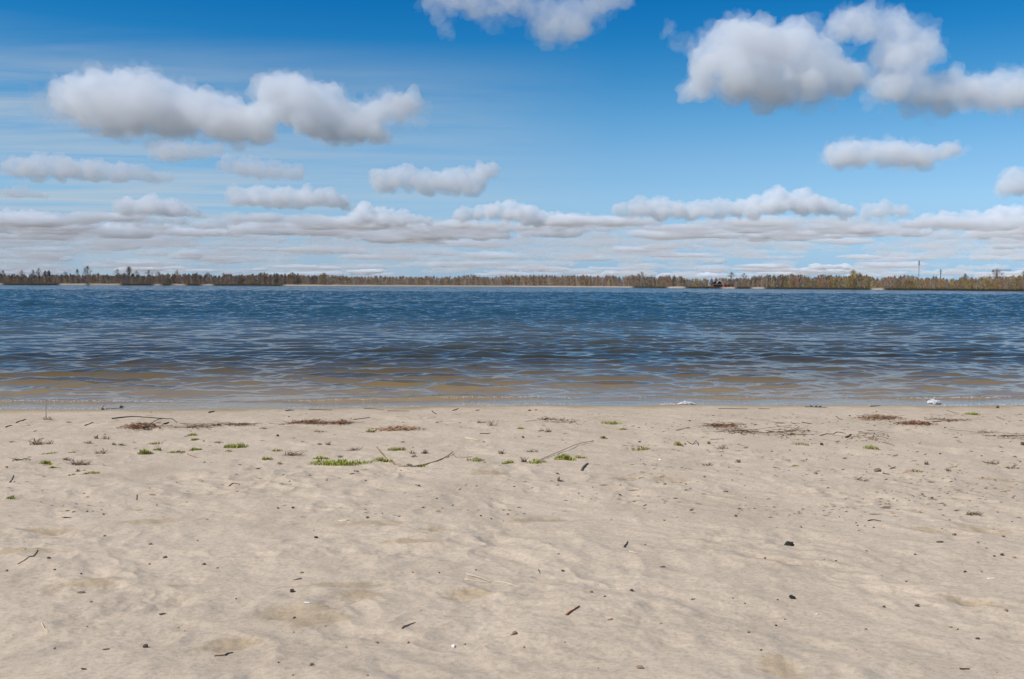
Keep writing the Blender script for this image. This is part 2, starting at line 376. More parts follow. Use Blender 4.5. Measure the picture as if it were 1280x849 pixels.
SANDY = [(-40, 3), (75, 108), (112, 150), (193, 201), (215, 232), (252, 266), (355, 440), (430, 560), (550, 790), (835, 856), (903, 918), (940, 955), (1090, 1104)]
def far_point(px, back=0.0):
    """point on the far waterline under photo column px, moved back metres inland"""
    py = np.interp(px, [f[0] for f in FAR], [f[1] for f in FAR])
    x, y = at(px, py, 0.0); k = (y + back) / y
    return x * k, y * k
PX = np.concatenate([np.linspace(-700, -60, 33), np.arange(-50, 1340, 2.0), np.linspace(1350, 2000, 33)])
rows = [(-6, -.6), (-.5, -.05), (1.0, .35), (4, .8), (9, 1.1), (25, 1.5), (120, 1.8), (600, 2), (4000, 0.5), (60000, -5)]
V = []; T = []
for j, (bk, z) in enumerate(rows):
    for px in PX:
        x, y = far_point(px, bk + (2.0 * noise.noise((px * .05, j * .3, 0)) if j < 5 else 0))
        V.append((x, y, z * (1 + .35 * noise.noise((px * .07, j * 1., 2))) if z > 0 else z))
        sd_ = max(sstep(a - 4, a + 3, px) * sstep(b + 4, b - 3, px) for a, b in SANDY)
        dk = np.array((.030, .027, .018)) if j < 4 else np.array((.11, .085, .045))  # dark bank rows; their colour also carries the shade strip along the waterline
        T.append(dk * (1 - sd_) + np.array((.36, .31, .245)) * sd_ if j < 5 else dk)
mesh_np('far_shore', V, grid_faces(len(rows), len(PX)), land, cols={'tint': np.array(T)})['kind'] = 'structure'

# ------------------------------------------------------------------ far woods
bark_m = simple_mat('far_tree', (.1, .08, .06), .9, 'tint', .3, .6)
class Twigs:
    def __init__(s): s.v = []; s.f = []; s.c = []; s.n = 0
    def tris(s, a, b, c, col_):
        k = len(a); v = np.empty((k * 3, 3)); v[0::3] = a; v[1::3] = b; v[2::3] = c
        s.v.append(v); s.f.append(s.n + np.arange(k * 3).reshape(-1, 3)); s.n += k * 3
        s.c.append(np.repeat(np.broadcast_to(col_, (k, 3)), 3, 0))
    def build(s, name, mat, parent=None):
        return mesh_np(name, np.concatenate(s.v), np.concatenate(s.f), mat, smooth=False, cols={'tint': np.concatenate(s.c)}, parent=parent)
def crown(T, x, y, z, h, wd, n, rgb, r, lo=.15, lean=.5, thick=1., shape=1.0):
    """twigs through the crown volume: narrow upright slivers fanning outward"""
    t = lo + (1 - lo) * r.random(n) ** .8
    prof = np.sin(np.clip((t - lo) / (1 - lo), 0, 1) ** (.75 * shape) * np.pi) ** .6
    a = r.random(n) * 2 * np.pi; rad = wd * .5 * prof * np.sqrt(r.random(n)) * (.75 + .5 * r.random(n))
    P = np.c_[x + np.cos(a) * rad, y + np.sin(a) * rad, z + h * t * (.94 + .06 * r.random(n))]
    ln = h * (.06 + .13 * r.random(n))
    D = np.c_[np.cos(a) * lean * r.random(n), np.sin(a) * lean * r.random(n), .45 + .7 * r.random(n)] * ln[:, None]
    Wv = np.c_[np.cos(a + 1.57 + r.normal(0, .8, n)), np.sin(a + 1.57 + r.normal(0, .8, n)), r.normal(0, .3, n)] * (thick * h * .012 * (.6 + r.random(n)))[:, None]
    T.tris(P - D * .5 - Wv, P - D * .5 + Wv, P + D * .5, np.asarray(rgb) * (.82 + .36 * r.random(n))[:, None])
def trunk(T, x, y, z, h, rad, rgb, r, limbs=5):
    n = 6; a = np.arange(n) * 2 * np.pi / n; top = np.array([[x + r.normal(0, .02) * h, y, z + h * .9]])
    ring = np.c_[x + np.cos(a) * rad, y + np.sin(a) * rad, np.full(n, z - .5)]
    T.tris(ring, np.roll(ring, -1, 0), np.repeat(top, n, 0), rgb)
    for i in range(limbs):
        t = r.uniform(.25, .75); b = np.array([x, y, z + h * t * .9]); an = r.uniform(0, 6.28); ln = h * r.uniform(.15, .3)
        e = b + np.array([math.cos(an) * ln * .6, math.sin(an) * ln * .6, ln]); wv = np.array([-math.sin(an), math.cos(an), 0]) * rad * .5
        T.tris((b - wv)[None], (b + wv)[None], e[None], rgb); wv = np.array([0, 0, rad * .5]); T.tris((b - wv)[None], (b + wv)[None], e[None], rgb)

def hpx(px):   # height in photo pixels of the wood's skyline
    return np.interp(px, [-700, 0, 60, 130, 220, 300, 345, 400, 440, 520, 600, 700, 780, 800, 840, 870, 900, 960, 1000, 1050, 1100, 1180, 1240, 1280, 2000],
                     [12, 11.5, 11, 11, 12, 12, 12.5, 13, 10, 10.5, 11.5, 13, 12, 14, 12, 10, 10, 13.5, 15, 15, 14, 13, 14, 15.5, 25])
PAL = {'grey': (.26, .215, .185), 'brown': (.33, .235, .17), 'rust': (.37, .215, .13), 'tan': (.42, .31, .21), 'olive': (.25, .20, .075), 'yell': (.38, .30, .10), 'dark': (.14, .122, .108), 'pale': (.5, .43, .34)}
def pick(px, r):
    if px < 400: keys, pr = ['grey', 'brown', 'rust', 'dark', 'tan', 'olive'], [.27, .25, .18, .15, .09, .06]
    elif px < 790: keys, pr = ['tan', 'brown', 'rust', 'grey', 'pale', 'olive'], [.36, .24, .16, .10, .09, .05]
    elif px < 1020: keys, pr = ['brown', 'rust', 'grey', 'tan', 'olive', 'dark'], [.25, .22, .2, .13, .12, .08]
    else: keys, pr = ['rust', 'brown', 'olive', 'yell', 'grey', 'tan'], [.28, .25, .16, .09, .13, .09]
    return np.array(PAL[keys[r.choice(len(keys), p=pr)]])
tr_r = np.random.default_rng(5)
T = Twigs()
def wood_tree(px, back, hf, wf=1.0, n=70, rgb=None, lo=.12):
    x, y = far_point(px, back); mp_ = y / F
    h = hpx(px) * mp_ * hf * (1 + .22 * noise.noise((px * .035, 0, 1)) + .12 * noise.noise((px * .11, 0, 5))); 
    rgb = pick(px, tr_r) if rgb is None else rgb
    crown(T, x, y, 1.0, h, max(2.6, h * .5) * wf, n, rgb, tr_r, lo, .5, 1.9)
    trunk(T, x, y, 1.0, h, .12 + h * .008, rgb * tr_r.uniform(.6, 1.5), tr_r, 2)
for px in np.arange(-320, 1600, 3.2):
    for back, hf in [(8, .66), (15, .82), (24, .92), (36, 1.0), (52, 1.03), (72, 1.05)]:
        if 880 < px < 918 and back < 20: continue
        wood_tree(px + tr_r.uniform(-2.4, 2.4), back + tr_r.uniform(-4, 4), hf * tr_r.uniform(.85, 1.1), n=130)
# low brush along the bank
for px in np.arange(-320, 1600, 2.2):
    sd_ = max(float(a <= px <= b) for a, b in SANDY)
    x, y = far_point(px + tr_r.uniform(-1, 1), (9 if sd_ else 3.5) + tr_r.uniform(-1, 3)); mp_ = y / F
    rgb = np.array(PAL[('rust', 'brown', 'dark', 'olive')[tr_r.integers(4)]]) * .8
    crown(T, x, y, .5, mp_ * tr_r.uniform(3.0, 5.5), mp_ * 5, 45, rgb, tr_r, .0, 1.0, 2.2)
    if not sd_: 
        x, y = far_point(px, 2.2); crown(T, x, y, .2, mp_ * tr_r.uniform(1.6, 2.6), mp_ * 3.4, 40, np.array((.03, .028, .018)), tr_r, .0, 1.2, 3.5)  # dark low growth, coloured to hold the shade strip by the water too
o = T.build('far_woods', bark_m); tag(o, 'brown leafless wood and brush lining the far bank', None, None, 'stuff')

# emergent trees one can tell apart
def far_tree(px, toppx, wpx, rgb, label, group='bare trees rising above the far wood', back=30, n=170, lo=.35, thick=1.0, shape=1.0, name='bare_tree', cat='tree'):
    x, y = far_point(px, back); mp_ = y / F
    wl = np.interp(px, [f[0] for f in FAR], [f[1] for f in FAR])
    h = (wl - toppx) * mp_; e = empty(name, (x, y, 1.0)); tag(e, label, cat, group)
    r = np.random.default_rng(int(px * 7 + toppx))
    t = Twigs(); trunk(t, 0, 0, 0, h, .14 + h * .01, np.array(rgb) * .9, r, 9); t.build('trunk', bark_m, e)
    t = Twigs(); crown(t, 0, 0, 0, h, wpx * mp_ * 1.35, int(n * 1.1), rgb, r, lo, 1.3, thick * .8, shape); t.build('crown', bark_m, e)
G = PAL
far_tree(4, 339.5, 6, G['grey'], 'slim grey bare tree at the very left end of the far wood')
far_tree(27, 338.5, 7, G['tan'], 'pale thin bare tree before the close pair of grey trees', thick=.8)
far_tree(42, 338.5, 7, G['grey'], 'grey bare tree, lower of a close pair at the far left')
far_tree(49, 337, 6, G['dark'], 'dark narrow bare tree, taller of a close pair at the far left')
far_tree(57, 340, 5, G['dark'], 'small dark pine-like tree top just right of the close pair', lo=.5, thick=1.4)
far_tree(61.5, 339.5, 4.5, G['dark'], 'second small dark tree top, beside the pine-like one', lo=.55, thick=1.4)
far_tree(82, 341, 8, G['dark'], 'low dark bare tree midway between the close pair and the forked tall tree')
far_tree(97, 338, 5, G['grey'], 'thin grey bare tree just left of the tall forked tree')
far_tree(109.5, 334.5, 11, G['grey'], 'tall bare tree with a forked airy crown, widest of the left wood', n=230, lo=.45)
far_tree(147, 338, 8, G['grey'], 'grey bare tree left of the tallest top-heavy tree')
far_tree(161.5, 334.8, 6, G['grey'], 'tallest top-heavy bare tree with its crown in a narrow tuft on a thin stem', lo=.6, n=200)
far_tree(171, 340, 8, G['dark'], 'dark bare tree just right of the top-heavy tree')
far_tree(186, 339, 9, G['dark'], 'dark dense bare tree, fuller of two behind the left wood')
far_tree(198, 341, 9, G['grey'], 'round grey bare tree next to the fuller dark tree')
far_tree(221.5, 338.5, 5, G['tan'], 'lone thin tan bare tree above the left wood')
far_tree(260, 341.5, 14, G['grey'], 'broad grey bare tree near the middle of the left wood', n=240, lo=.3)
far_tree(280, 342.5, 10, G['grey'], 'wide grey bare tree right of the broad one')
far_tree(346, 343, 12, G['dark'], 'dark full tree at the left side of the thick stand', n=260, lo=.1, thick=1.5, back=12)
far_tree(366, 341.5, 11, G['olive'], 'olive budding tree in the middle of the thick stand', n=240, lo=.1, thick=1.3, back=14)
far_tree(405, 342.5, 18, G['olive'], 'broad olive budding tree at the right side of the thick stand', n=340, lo=.05, thick=1.4, back=12)
far_tree(447, 347, 12, G['dark'], 'low dark tree just right of the thick stand', lo=.2, back=40)
far_tree(790, 344.5, 13, G['grey'], 'grey bare tree, lower neighbour of the tallest mid shore tree', n=220, back=16)
far_tree(802, 341.5, 12, G['brown'], 'tallest brown bare tree in the middle of the far shore', n=260, back=14)
far_tree(842.5, 345, 5.5, G['dark'], 'narrow dark cone-shaped tree above the white sand patch', n=160, lo=.1, back=9, shape=.5)
far_tree(870, 349, 13, G['yell'], 'round olive-yellow bushy tree left of the lakeside house', n=300, lo=.0, thick=1.6, back=9)
far_tree(914, 342, 11, G['olive'], 'tall olive budding tree right behind the lakeside house', n=260, lo=.1, thick=1.2, back=40)
far_tree(930, 343, 12, G['grey'], 'tall grey bare tree, next right from the olive tree behind the house', n=260, lo=.15, back=20)
far_tree(943, 346, 12, G['dark'], 'dark rounded bare tree right of the grey tree near the house', n=260, lo=.15, back=20)
far_tree(988, 351, 9, G['yell'], 'small bright yellow-green tree low at the bank', n=280, lo=.0, thick=1.5, back=4)
far_tree(1066, 339, 15, G['yell'], 'tallest yellow-olive tree of the right-hand shore', n=420, lo=.05, thick=1.1, back=8)
far_tree(1074, 343, 8, G['grey'], 'grey bare tree leaning behind the tallest yellow-olive tree', n=180, back=20)
far_tree(1083, 345, 5, G['dark'], 'thin dark bare tree right of the tallest yellow-olive tree')
far_tree(1093, 352, 9, G['yell'], 'small yellow-green bush tree above a pale bank patch', n=260, lo=.0, thick=1.5, back=4)
far_tree(1206, 345, 8, G['dark'], 'small round dark crown alone on the skyline right of the utility pole', n=240, lo=.35, thick=1.2, back=60)
far_tree(1246, 338.5, 16, G['grey'], 'wide airy bare tree beside the thin crane boom', n=230, lo=.35, back=30)
far_tree(1279, 340.5, 9, G['olive'], 'olive tree cut by the right edge of the view', n=220, lo=.2, back=20)
for px, top, wd_, lab in [(1210, 353, 14, 'golden-olive bush on the bank below the small round dark crown'), (1232, 351, 16, 'wide rusty-yellow bush on the bank near the airy bare tree'), (1270, 352, 18, 'wide olive bush at the right end of the far bank'), (1135, 353, 13, 'olive bush on the bank below the tall radio mast')]:
    far_tree(px, top, wd_, G['yell'] if px in (1210, 1232) else G['olive'], lab, 'bushes on the far bank', 4, 340, .0, 1.8, 1.0, 'bush', 'bush')

# ------------------------------------------------------------------ house, masts, crane
def box(bm, x0, x1, y0, y1, z0, z1):
    v = [bm.verts.new(p) for p in [(x0, y0, z0), (x1, y0, z0), (x1, y1, z0), (x0, y1, z0), (x0, y0, z1), (x1, y0, z1), (x1, y1, z1), (x0, y1, z1)]]
    for f in [(0, 3, 2, 1), (4, 5, 6, 7), (0, 1, 5, 4), (1, 2, 6, 5), (2, 3, 7, 6), (3, 0, 4, 7)]: bm.faces.new([v[i] for i in f])
def prism(bm, pts, y0, y1):
    a = [bm.verts.new((x, y0, z)) for x, z in pts]; b = [bm.verts.new((x, y1, z)) for x, z in pts]
    bm.faces.new(a); bm.faces.new(b[::-1]); n = len(pts)
    for i in range(n): bm.faces.new([a[i], b[i], b[(i + 1) % n], a[(i + 1) % n]])
def bar(bm, p, q, r, n=6):
    p, q = Vector(p), Vector(q); d = (q - p).normalized(); u = d.orthogonal().normalized(); v = d.cross(u)
    A = [bm.verts.new(p + (u * math.cos(k * 2 * math.pi / n) + v * math.sin(k * 2 * math.pi / n)) * r) for k in range(n)]
    B = [bm.verts.new(q + (u * math.cos(k * 2 * math.pi / n) + v * math.sin(k * 2 * math.pi / n)) * r) for k in range(n)]
    for k in range(n): bm.faces.new([A[k], A[(k + 1) % n], B[(k + 1) % n], B[k]])
    bm.faces.new(A[::-1]); bm.faces.new(B)
def bmo(name, bm, mat, parent=None, smooth=False):
    bmesh.ops.recalc_face_normals(bm, faces=bm.faces)
    me = bpy.data.meshes.new(name); bm.to_mesh(me); bm.free(); me.materials.append(mat)
    if smooth: me.polygons.foreach_set('use_smooth', np.ones(len(me.polygons), dtype=bool))
    return link(bpy.data.objects.new(name, me), parent)
M_roof = simple_mat('dark_roof', (.028, .018, .022), .7, None, .3, 2); M_wall = simple_mat('brick_red', (.24, .085, .05), .85, None, .2, 1)
M_white = simple_mat('white_paint', (.72, .72, .70), .6, None, .05, 1); M_glass = simple_mat('window_glass', (.02, .025, .03), .1, None, .1, 1)
M_metal = simple_mat('mast_metal', (.10, .105, .115), .6, None, .2, 1); M_redf = simple_mat('orange_cladding', (.30, .105, .055), .8, None, .2, 1)
x, y = far_point(898, 9); k = y / F
hs = empty('lakeside_house', (x, y, 1.0)); hs.scale = (.78, .78, .8); tag(hs, 'dark-roofed house with a white gable standing low by the far water', 'house')
bm = bmesh.new(); box(bm, -4.6, 3.6, 0, 8, -1, 2.4); bmo('wall', bm, M_wall, hs)
bm = bmesh.new(); prism(bm, [(-5.2, 2.3), (3.9, 2.3), (2.4, 4.6), (-3.4, 4.6)], -.5, 8.5); roof = bmo('roof', bm, M_roof, hs)
bm = bmesh.new(); prism(bm, [(-1.6, 2.45), (3.2, 2.45), (2.6, 4.3), (.8, 5.5), (-1.0, 4.3)], -.9, 4); bmo('gable', bm, M_roof, hs)
bm = bmesh.new()
for p_, q_ in [((-1.9, -.95, 3.2), (-1.1, -.95, 4.5)), ((-1.1, -.95, 4.5), (.8, -.95, 5.75)), ((.8, -.95, 5.75), (2.7, -.95, 4.5)), ((2.7, -.95, 4.5), (3.4, -.95, 3.2))]: bar(bm, p_, q_, .28)
bmo('gable_trim', bm, M_white, hs)
for wx in (-3.6, -1.6, 1.4):
    bm = bmesh.new(); box(bm, wx, wx + 1.1, -.06, .02, .7, 2.0); wf = bmo('window', bm, M_glass, hs)
    bm = bmesh.new(); box(bm, wx - .1, wx + 1.2, -.09, -.065, 2.0, 2.15); bmo('lintel', bm, M_white, wf)
bm = bmesh.new(); box(bm, -5.6, 4.6, -1.6, -.1, 2.42, 2.58); bmo('porch_roof', bm, M_white, hs)
x, y = far_point(910, 8)
sh_ = empty('boathouse', (x, y, 1.0)); sh_.scale = (.85, .8, .75); tag(sh_, 'long low orange-red shed beside the dark-roofed house', 'shed')
bm = bmesh.new(); box(bm, -3.2, 5.2, 0, 4, -1, 1.9); bmo('wall', bm, M_redf, sh_)
bm = bmesh.new(); prism(bm, [(-3.5, 1.92), (5.5, 1.92), (5.2, 2.5), (-3.2, 2.5)], -.3, 4.3); bmo('roof', bm, M_wall, sh_)
for dx_ in (-2.4, .2, 3.): bm = bmesh.new(); box(bm, dx_, dx_ + 1.2, -.05, .02, -.6, 1.5); bmo('door', bm, M_glass, sh_)
x, y = far_point(887, 3)
jt = empty('jetty', (x, y, .3)); tag(jt, 'low dark wooden jetty at the water below the lakeside house', 'jetty')
bm = bmesh.new(); box(bm, -8, 9, -3, 0, .3, .55); bmo('deck', bm, simple_mat('old_wood', (.10, .075, .05), .85), jt)
for px_ in np.linspace(-7.5, 8.5, 6): bm = bmesh.new(); bar(bm, (px_, -2.8, -1.2), (px_, -2.8, .9), .14); bmo('post', bm, bpy.data.materials['old_wood'], jt)

def up(px, py, y):       # height above water of photo pixel at depth y
    d = ray(px, py); t = y / d[1]; return d[0] * t, CAMZ + d[2] * t
yy = 1500.; x, zt = up(1149, 325.5, yy)
ms = empty('radio_mast', (x, yy, 1.5)); tag(ms, 'tall thin radio mast far behind the right-hand wood, taller than the utility pole', 'mast')
bm = bmesh.new(); hh = zt - 1.5
for i in range(3):
    a = i * 2.094; bar(bm, (math.cos(a) * .75, math.sin(a) * .75, 0), (math.cos(a) * .45, math.sin(a) * .3, hh), .09)
nseg = 18
for j in range(nseg):
    z0, z1 = hh * j / nseg, hh * (j + 1) / nseg
    for i in range(3):
        a, b = i * 2.094, (i + 1) * 2.094; bar(bm, (math.cos(a) * .6, math.sin(a) * .6, z0), (math.cos(b) * .6, math.sin(b) * .6, z1), .05, 4)
bmo('lattice', bm, M_metal, ms)
for dz in (1.5, 4.0, 6.0):
    bm = bmesh.new(); box(bm, -.8, .8, -.8, .8, hh - dz - 1.5, hh - dz); bmo('antenna', bm, M_metal, ms)
yy = 760.; x, zt = up(1176, 336.5, yy)
pl = empty('utility_pole', (x, yy, 1.5)); tag(pl, 'dark utility pole with short crossarms near its top behind the right-hand wood', 'pole')
bm = bmesh.new(); hh = zt - 1.5; bar(bm, (0, 0, -.5), (0, 0, hh), .30, 8); bmo('shaft', bm, M_metal, pl)
for dz, ww in [(.4, .9), (1.7, 1.3), (3.0, 1.1)]: bm = bmesh.new(); box(bm, -ww, ww, -.16, .16, hh - dz - .12, hh - dz + .12); bmo('crossarm', bm, M_metal, pl)
yy = 900.; x, zt = up(1246, 338.2, yy); x2, z2 = up(1264, 338.6, yy)
crn = empty('tower_crane', (x, yy, 1.5)); tag(crn, 'distant crane with a thin reddish boom showing level beside the airy bare tree', 'crane')
M_cr = simple_mat('crane_paint', (.22, .07, .05), .6); hh = zt - 1.5
bm = bmesh.new()
for i in range(4): a = i * 1.571; bar(bm, (math.cos(a) * .6, math.sin(a) * .6, 0), (math.cos(a) * .6, math.sin(a) * .6, hh), .1, 4)
for j in range(10):
    for i in range(4): a, b = i * 1.571, (i + 1) * 1.571; bar(bm, (math.cos(a) * .6, math.sin(a) * .6, hh * j / 10), (math.cos(b) * .6, math.sin(b) * .6, hh * (j + 1) / 10), .06, 4)
bmo('mast', bm, M_cr, crn)
bm = bmesh.new(); ln = x2 - x
for oy, oz in [(-.5, 0), (.5, 0), (0, .8)]: bar(bm, (-4, oy, hh + oz), (ln, oy, hh + oz), .10, 4)
for j in range(16): xa = -4 + (ln + 4) * j / 16; xb = -4 + (ln + 4) * (j + 1) / 16; bar(bm, (xa, -.5, hh), (xb, 0, hh + .8), .07, 4); bar(bm, (xa, .5, hh), (xb, 0, hh + .8), .07, 4)
bmo('boom', bm, M_cr, crn)
bm = bmesh.new(); box(bm, -4.2, -2.4, -.5, .5, hh - 1.3, hh - .1); bmo('counterweight', bm, M_metal, crn)

# ------------------------------------------------------------------ clouds
def cloud_mat(name, dens, g, rgb=(1, 1, 1)):
    m = bpy.data.materials.new(name); m.use_nodes = True; n = m.node_tree; n.nodes.remove(n.nodes['Principled BSDF'])
    v = n.nodes.new('ShaderNodeVolumeScatter'); v.inputs['Density'].default_value = dens; v.inputs['Anisotropy'].default_value = g; v.inputs['Color'].default_value = (*rgb, 1)
    n.links.new(v.outputs[0], n.nodes['Material Output'].inputs['Volume']); m.cycles.homogeneous_volume = True
    return m
CL = {'dense': cloud_mat('cloud_dense', .0088, -.38), 'soft': cloud_mat('cloud_soft', .0068, -.38), 'thin': cloud_mat('cloud_thin', .0035, -.35), 'veil': cloud_mat('cloud_veil', .0022, -.35, (.80, .92, 1)), 'fringe': cloud_mat('cloud_fringe', .0026, -.35)}  # the veil's blue tint paints aerial haze into the farthest clouds
CH = 600.0
_b = bmesh.new(); bmesh.ops.create_icosphere(_b, subdivisions=2, radius=1)
ICO_V = np.array([v.co[:] for v in _b.verts]); ICO_F = np.array([[v.index for v in f.verts] for f in _b.faces]); _b.free()
def solid(me, vox, it=1):
    """make the skin watertight again and keep only its outer shells"""
    o = link(bpy.data.objects.new('tmp', me)); md = o.modifiers.new('r', 'REMESH'); md.mode = 'VOXEL'; md.voxel_size = vox
    md = o.modifiers.new('s', 'SMOOTH'); md.iterations = it; md.factor = .4
    dg = bpy.context.evaluated_depsgraph_get(); m2 = bpy.data.meshes.new_from_object(o.evaluated_get(dg)); bpy.data.objects.remove(o); bpy.data.meshes.remove(me)
    nv = len(m2.vertices); ne = len(m2.edges); e = np.empty(ne * 2, np.int32); m2.edges.foreach_get('vertices', e); e = e.reshape(-1, 2); lab = np.arange(nv)
    while True:
        m = np.minimum(lab[e[:, 0]], lab[e[:, 1]]); old = lab.copy()
        np.minimum.at(lab, e[:, 0], m); np.minimum.at(lab, e[:, 1], m); lab = np.minimum(lab, lab[lab]); lab = lab[lab]
        if (lab == old).all(): break
    keep = lab == np.bincount(lab).argmax()
    c_ = np.empty(nv * 3, np.float32); m2.vertices.foreach_get('co', c_); m2.calc_loop_triangles(); f_ = np.empty(len(m2.loop_triangles) * 3, np.int32); m2.loop_triangles.foreach_get('vertices', f_)
    f_ = f_.reshape(-1, 3); f_ = f_[keep[f_[:, 0]]]; idx = np.cumsum(keep) - 1; bpy.data.meshes.remove(m2)
    o = mesh_np('tmp', c_.reshape(-1, 3)[keep], idx[f_], None); m2 = o.data; bpy.data.objects.remove(o)
    return m2
def build_cloud(circles, base, seed, deep=1.0, res=34, rough=1.0):
    r = random.Random(seed)
    d0 = ray(640, base); D = d0[1] * (CH - CAMZ) / d0[2]; mp_ = D / F
    circles = [(a, b - (.12 * c if c < 16 else 0), c * (1.38 if c < 16 else 1.03)) for a, b, c in circles]
    full = list(circles)
    for a, b in zip(circles, circles[1:]):
        dd = math.hypot(a[0] - b[0], a[1] - b[1])
        if dd < 4.2 * max(a[2], b[2]):
            for t in (.33, .67): full.append(tuple(a[k] * (1 - t) + b[k] * t for k in range(2)) + ((a[2] * (1 - t) + b[2] * t) * r.uniform(.72, .95),))
    BV, BF = [], []; rmax = max(c[2] for c in circles)
    def ball(cx, cyy, cr_, dep):
        d = ray(cx, cyy); t = D / d[1]; rr = cr_ * mp_
        p_ = Vector((d[0] * t, D + dep * mp_, CAMZ + d[2] * t)); p_.z = max(p_.z, CH + rr * .35)
        BV.append(ICO_V * rr + np.array(p_)); BF.append(ICO_F + len(ICO_V) * len(BF))
    for cx, cyy, cr_ in full:
        ball(cx, cyy, cr_ * .84, 0)
        for k in range(6):
            a = r.uniform(0, 6.28); q = r.uniform(.30, .52); dist = cr_ * (.96 - q)
            ball(cx + math.cos(a) * dist, cyy + math.sin(a) * dist, cr_ * q, r.uniform(-.7, .7) * cr_)
        for k in range(3):
            dep = r.uniform(-1, 1) * rmax * 1.8 * deep
            ball(cx + r.uniform(-.5, .5) * cr_, cyy + r.uniform(.1, .6) * cr_, cr_ * r.uniform(.45, .85) * (1 - .3 * abs(dep) / (rmax * 2 * deep)), dep)
    o = mesh_np('tmp', np.concatenate(BV), np.concatenate(BF), None); me = o.data
    md = o.modifiers.new('r', 'REMESH'); md.mode = 'VOXEL'; md.voxel_size = rmax * mp_ * 2 / res
    md = o.modifiers.new('s', 'SMOOTH'); md.iterations = 5; md.factor = .5
    dg = bpy.context.evaluated_depsgraph_get(); me2 = bpy.data.meshes.new_from_object(o.evaluated_get(dg)); bpy.data.objects.remove(o); bpy.data.meshes.remove(me)
    nv = len(me2.vertices); c_ = np.empty(nv * 3, np.float32); me2.vertices.foreach_get('co', c_); c_ = c_.reshape(-1, 3).astype(float)
    no = np.empty(nv * 3, np.float32); me2.vertices.foreach_get('normal', no); no = no.reshape(-1, 3)
    S = rmax * mp_
    off = np.array((seed * 3.1, seed * 1.7, 0)); q = c_ / S
    dd = fr3(q * 1.3 + off, .62, 2.1, 7) * .8 + .55 * (np.abs(pn3(q * 3.1 + off)) + .5 * np.abs(pn3(q * 6.7 + off))) - .2
    c_ += no * (dd * S * .36 * rough)[:, None]
    z = c_[:, 2]; fl = CH + S * .07 * fr3(q * (1.2, 1.2, 0) + off, .9, 2, 3)
    c_[:, 2] = np.where(z < fl, fl + (z - fl) * .14, z)
    me2.vertices.foreach_set('co', c_.astype(np.float32).ravel()); me2.update()
    return solid(me2, rmax * mp_ * 2 / (res * 1.25))
